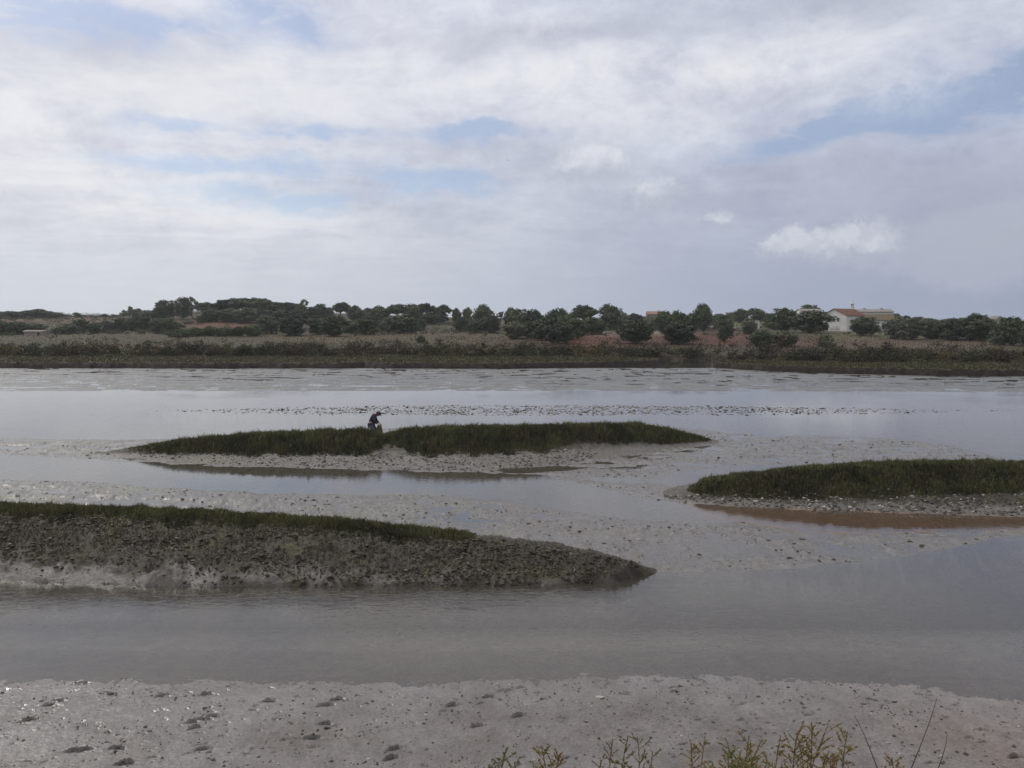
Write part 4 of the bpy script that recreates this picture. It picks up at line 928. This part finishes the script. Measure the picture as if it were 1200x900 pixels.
# facing +x; pelvis back, torso leaning forward, head bowed
hp = .62*top; 
J = {'pel': (-.10, 0, hp), 'sp': (-.06, 0, hp+.17), 'ch': (.06, 0, hp+.36), 'nk': (.17, 0, hp+.47), 'hd': (.27, 0, top-.13), 'ht': (.31, 0, top-.05)}
jl = [J['pel'], J['sp'], J['ch'], J['nk'], J['hd'], J['ht'],
      (.05, -.19, hp+.40), (.11, -.24, hp+.12), (.26, -.13, hp-.02), (.05, .19, hp+.40), (.12, .24, hp+.12), (.30, .12, hp-.02),
      (-.08, -.10, hp-.06), (.05, -.13, hp*.52), (-.06, -.13, .09), (.08, -.14, .05), (-.08, .10, hp-.06), (.16, .14, hp*.52), (.10, .14, .09), (.24, .15, .05)]
je = [(0, 1), (1, 2), (2, 3), (3, 4), (4, 5), (2, 6), (6, 7), (7, 8), (2, 9), (9, 10), (10, 11), (0, 12), (12, 13), (13, 14), (14, 15), (0, 16), (16, 17), (17, 18), (18, 19)]
rad_ = [(.14, .11), (.14, .11), (.15, .12), .055, .095, .085, .065, .045, .032, .065, .045, .032, .10, .07, .05, .045, .10, .07, .05, .045]
body = skin('body', jl, je, rad_, M['skin'], P0)
skin('jacket', [(-.10, 0, hp-.06)]+[jl[i] for i in (1, 2, 6, 7, 9, 10)]+[(.15, 0, hp+.45), (.22, -.15, hp+.01), (.26, .14, hp+.01)], [(0, 1), (1, 2), (2, 3), (3, 4), (2, 5), (5, 6), (2, 7), (4, 8), (6, 9)], [(.18, .15), (.175, .145), (.18, .15), .085, .065, .085, .065, .075, .05, .05], M['jacket'], P0)
skin('trousers', [jl[0], jl[12], jl[13], (-.05, -.13, .30), jl[16], jl[17], (.11, .14, .30)], [(0, 1), (1, 2), (2, 3), (0, 4), (4, 5), (5, 6)], [(.16, .13), .125, .09, .075, .125, .09, .075], M['jeans'], P0)
for s_, a, b_, c_ in ((-1, (-.05, -.13, .34), jl[14], jl[15]), (1, (.11, .14, .34), jl[18], jl[19])):
    skin('boot', [a, b_, c_], [(0, 1), (1, 2)], [.075, .065, .055], M['boot'], P0)
# hands with five fingers closed on the sack edge
for hx, hy, hz_, s_ in ((.27, -.13, hp-.03, -1), (.31, .12, hp-.03, 1)):
    js = [(hx, hy, hz_), (hx+.05, hy-s_*.01, hz_-.04)]; es = [(0, 1)]; rs = [.03, (.038, .02)]
    for k in range(4):
        b0 = len(js); oy = (k-1.5)*.021
        js += [(hx+.075, hy+oy, hz_-.06), (hx+.085+.004*(k == 1), hy+oy, hz_-.095), (hx+.06, hy+oy, hz_-.115)]; es += [(1, b0), (b0, b0+1), (b0+1, b0+2)]; rs += [.010, .009, .008]
    b0 = len(js); js += [(hx+.03, hy-s_*.045, hz_-.05), (hx+.055, hy-s_*.04, hz_-.085)]; es += [(0, b0), (b0, b0+1)]; rs += [.011, .009]
    skin('hand', js, es, rs, M['skin'], P0, 1)
hc = Vector(J['hd'])
def capb(bm):
    m_ = Matrix.Translation(hc+Vector((.0, 0, .055)))@Matrix.Rotation(.5, 4, 'Y')
    bmesh.ops.create_uvsphere(bm, u_segments=16, v_segments=10, radius=.118, matrix=m_@Matrix.Diagonal((1.08, .95, .8, 1)))
    g_ = bmesh.ops.create_cone(bm, cap_ends=True, segments=16, radius1=.085, radius2=.08, depth=.014, matrix=m_@Matrix.Translation((.115, 0, -.02))@Matrix.Diagonal((1.0, .95, 1, 1)))
bmobj('cap', capb, M['cap'], P0)
def face(bm):
    m_ = Matrix.Translation(hc)@Matrix.Rotation(.5, 4, 'Y')
    bmesh.ops.create_cone(bm, cap_ends=True, segments=8, radius1=.018, radius2=.004, depth=.05, matrix=m_@Matrix.Translation((.115, 0, -.01))@Matrix.Rotation(pi/2, 4, 'Y'))
    for sy in (-1, 1): bmesh.ops.create_uvsphere(bm, u_segments=8, v_segments=6, radius=.022, matrix=m_@Matrix.Translation((0, sy*.098, 0))@Matrix.Diagonal((1, .4, 1.4, 1)))
bmobj('face', face, M['skin'], P0)
bmobj('hair', lambda bm: bmesh.ops.create_uvsphere(bm, u_segments=14, v_segments=8, radius=.105, matrix=Matrix.Translation(hc+Vector((-.035, 0, .01)))@Matrix.Diagonal((.8, .98, .9, 1))), M['cap'], P0)
# sack held in front of the legs
def sack(bm):
    rings = []
    for k, (zz, rr) in enumerate(((-.52, .10), (-.50, .17), (-.35, .20), (-.15, .17), (-.05, .12), (.0, .135), (.0, .11), (-.12, .12))):
        rings.append([bm.verts.new((rr*cos(2*pi*i/18)*(1+.06*sin(3*i+k)), rr*sin(2*pi*i/18)*(1+.06*cos(2*i+k)), zz)) for i in range(18)])
    for a, b in zip(rings, rings[1:]):
        for i in range(18): bm.faces.new((a[i], a[(i+1) % 18], b[(i+1) % 18], b[i]))
    bm.faces.new(rings[0]); bm.faces.new(rings[-1])
o = bmobj('sack', sack, M['bag']); o.location = (pX+.30, PD, pz+hp-.10); o.scale = (.8, .8, .9); tag(o, 'yellowish green sack held in front of the stooping person', 'sack')
for p_ in o.data.polygons: p_.use_smooth = True

# ------------------------------------------------------------------ birds
def bird(name, loc, rz, s, label, flying=False):
    r = empty(name, loc, rz); r.scale = (s, s, s); tag(r, label, 'bird')
    if flying:
        skin('body', [(-.18, 0, 0), (0, 0, 0), (.14, 0, .01), (.22, 0, .02), (-.02, .2, .06), (-.08, .48, .02), (-.02, -.2, .06), (-.08, -.48, .02)], [(0, 1), (1, 2), (2, 3), (1, 4), (4, 5), (1, 6), (6, 7)], [(.03, .015), .055, .04, .012, (.05, .012), (.02, .008), (.05, .012), (.02, .008)], M['cap'], r, 1)
    else:
        skin('body', [(-.26, 0, .18), (-.05, 0, .22), (.10, 0, .26), (.16, 0, .40), (.22, 0, .44), (.32, 0, .43)], [(0, 1), (1, 2), (2, 3), (3, 4), (4, 5)], [(.03, .02), (.10, .09), (.08, .07), .035, .045, .01], M['cap'], r, 1)
        for sy in (-1, 1): bmobj('leg', lambda bm: bmesh.ops.create_cone(bm, cap_ends=True, segments=5, radius1=.01, radius2=.01, depth=.22, matrix=Matrix.Translation((0, sy*.05, .08))), M['cap'], r)
gx, gy = G(117, 432.5)
bird('wading_bird', (gx, gy, .03), .3, 1.5, 'dark bird standing on the mud edge below the far bank')
bird('flying_bird', atD(595, 188, 120), .8, .6, 'tiny dark bird flying in the middle of the sky', True)

# ------------------------------------------------------------------ foreground plants
M['stem'] = simple('dry_stem', (.085, .055, .035), .8, .3, 8); M['twig'] = simple('thin_bare_twig', (.06, .045, .04), .8, .3, 8)
M['weed'] = simple('seepweed_leaf', (.165, .118, .035), .6, .45, 30, 0, .2, .25); M['weedg'] = simple('green_seepweed_leaf', (.12, .13, .035), .6, .4, 30, 0, .2, .25)
def emb_z(yy): return float(np.interp(yy, [-8, 1.2, 3.0, 8.6], [4.0, 4.0, 3.3, .45]))
def tube(bm, pts, r0, r1, n=5):
    rings = []
    for i, p_ in enumerate(pts):
        d = (pts[min(i+1, len(pts)-1)]-pts[max(i-1, 0)]).normalized(); u = d.orthogonal().normalized(); v = d.cross(u); rr = r0+(r1-r0)*i/(len(pts)-1)
        rings.append([bm.verts.new(p_+(u*cos(2*pi*k/n)+v*sin(2*pi*k/n))*rr) for k in range(n)])
    for a, b in zip(rings, rings[1:]):
        for k in range(n): bm.faces.new((a[k], a[(k+1) % n], b[(k+1) % n], b[k]))
    bm.faces.new(rings[-1])
def weed(px, py, D, label, seed, spread=1.0, mat='weed', nst=3):
    rr = random.Random(seed); tip = atD(px, py, D); gz = emb_z(D); base_ = Vector((tip.x+rr.uniform(-.05, .05), D+rr.uniform(-.05, .05), gz-.03))
    r = empty('seepweed', base_); tag(r, label, 'weed', 'seepweed plants along the bottom edge')
    sb_ = bmesh.new(); lb_ = bmesh.new()
    def leaf(p_, d, L):
        d = d.normalized(); u = d.orthogonal().normalized(); v = d.cross(u); w_ = L*.22
        a = lb_.verts.new(p_); b = lb_.verts.new(p_+d*L)
        m_ = [lb_.verts.new(p_+d*L*.5+(u*cos(k*2.094)+v*sin(k*2.094))*w_) for k in range(3)]
        for k in range(3): lb_.faces.new((a, m_[k], m_[(k+1) % 3])); lb_.faces.new((b, m_[(k+1) % 3], m_[k]))
    def spray(p0, p1, r0, dens, depth):
        n_ = 8; L = (p1-p0).length; bend = Vector((rr.uniform(-1, 1), rr.uniform(-1, 1), rr.uniform(-.3, .6)))*L*.10
        pts = [p0.lerp(p1, i/n_)+bend*sin(pi*i/n_) for i in range(n_+1)]
        tube(sb_, pts, r0, r0*.35, 4)
        k_ = int(L*dens)
        for i in range(k_):
            t_ = .25+.75*rr.random()**.8; q = p0.lerp(p1, t_)+bend*sin(pi*t_)
            d = Vector((rr.uniform(-1, 1), rr.uniform(-1, 1), rr.uniform(-.2, 1.2)))
            leaf(q, d, rr.uniform(.003, .0065))
        if depth > 0:
            for i in range(int(6+L*28)):
                t_ = rr.uniform(.25, .95); q = p0.lerp(p1, t_)+bend*sin(pi*t_); sgn = rr.choice((-1, 1))
                d = Vector((sgn*rr.uniform(.3, 1.0), rr.uniform(-.6, .6), rr.uniform(.35, 1.1))).normalized()
                spray(q, q+d*L*rr.uniform(.10, .28)*(1.1-t_*.6), r0*.5, 1300 if depth == 1 else dens, depth-1)
    O = Vector((0, 0, 0))
    tl = tip-base_
    low = tl*.45+Vector((rr.uniform(-.03, .03), 0, 0))
    tube(sb_, [O, low*.5, low], .004, .003)
    spray(low, tl, .0022, 900, 2)
    for i in range(nst+2):
        e = Vector((tl.x+rr.uniform(-.11, .11)*spread, rr.uniform(-.08, .08), tl.z*rr.uniform(.80, .97)))
        b0 = low*rr.uniform(.3, 1); spray(b0, e, .0018, 800, 1)
    for nm, bm, mt in (('stem', sb_, 'stem'), ('foliage', lb_, mat)):
        me = bpy.data.meshes.new(nm); bm.to_mesh(me); bm.free(); me.materials.append(M[mt]); o_ = bpy.data.objects.new(nm, me); COL.objects.link(o_); o_.parent = r
WEEDS = [(594, 876, 2.9, 'small dark sprig of seepweed, leftmost at the bottom edge', 'weedg', 1), (634, 873, 2.9, 'single upright yellow-brown sprig, second from the left at the bottom edge', 'weed', 1), (656, 885, 2.8, 'short sprig just right of the upright yellow-brown one', 'weed', 1),
         (736, 863, 3.0, 'yellow-brown seepweed left of centre at the bottom edge with long side shoots', 'weed', 4), (765, 880, 2.9, 'low greenish sprig with thin stalk beside the left seepweed', 'weedg', 2), (826, 863, 3.1, 'leaning seepweed branch starting the main clump', 'weed', 3), (850, 864, 2.9, 'greenish seepweed stem in the left of the main clump', 'weedg', 3),
         (878, 862, 3.0, 'bushy ochre seepweed in the middle of the main clump', 'weed', 4), (915, 862, 3.0, 'upright ochre seepweed right of the bushy one', 'weed', 3), (951, 846, 3.1, 'tallest ochre seepweed sprig of the main clump', 'weed', 4), (993, 858, 2.9, 'ochre seepweed sprig at the right end of the clump', 'weed', 3), (1045, 888, 2.9, 'short seepweed tip between the bare stalks', 'weed', 1)]
for i, (px, py, D, lb, mt, ns) in enumerate(WEEDS): weed(px, py, D, lb, 40+i, 1.0, mt, ns)
for i, (px0, px1, py, D, lb) in enumerate(((1030, 1001, 838, 3.0, 'bare thin stalk leaning left at the bottom right'), (1066, 1098, 818, 3.0, 'longest bare thin stalk leaning right at the bottom right'), (1098, 1110, 860, 2.9, 'short curved bare stalk, rightmost at the bottom edge'))):
    tip = atD(px1, py, D); b0 = atD(px0, 905, D); base_ = b0+(b0-tip)*1.2; base_.z = emb_z(D)-.02
    o = bmobj('bare_stalk', lambda bm: tube(bm, [Vector((0, 0, 0)), (b0-base_), (b0-base_).lerp(tip-base_, .35)+Vector((.004, 0, 0)), (b0-base_).lerp(tip-base_, .7)+Vector((.006, 0, .0)), tip-base_], .0028, .0009), M['twig'])
    o.location = base_; tag(o, lb, 'stalk')

# ------------------------------------------------------------------ haze
def hz_(bm): box(bm, -6200, 6200, -80, 1650, -7, 32)
hm = bpy.data.materials.new('haze'); hm.use_nodes = True; hm.node_tree.nodes.clear(); ht = NT(hm.node_tree)
ho = ht.node('ShaderNodeOutputMaterial'); hv = ht.node('ShaderNodeVolumePrincipled'); hv.inputs['Density'].default_value = .00016
hv.inputs['Color'].default_value = (.85, .88, .93, 1); hv.inputs['Anisotropy'].default_value = .3
ht.l.new(hv.outputs[0], ho.inputs['Volume'])
ob = bmobj('haze', hz_, hm); tag(ob, 'faint pale haze in the air between the viewer and the far hills', 'haze', None, 'stuff')
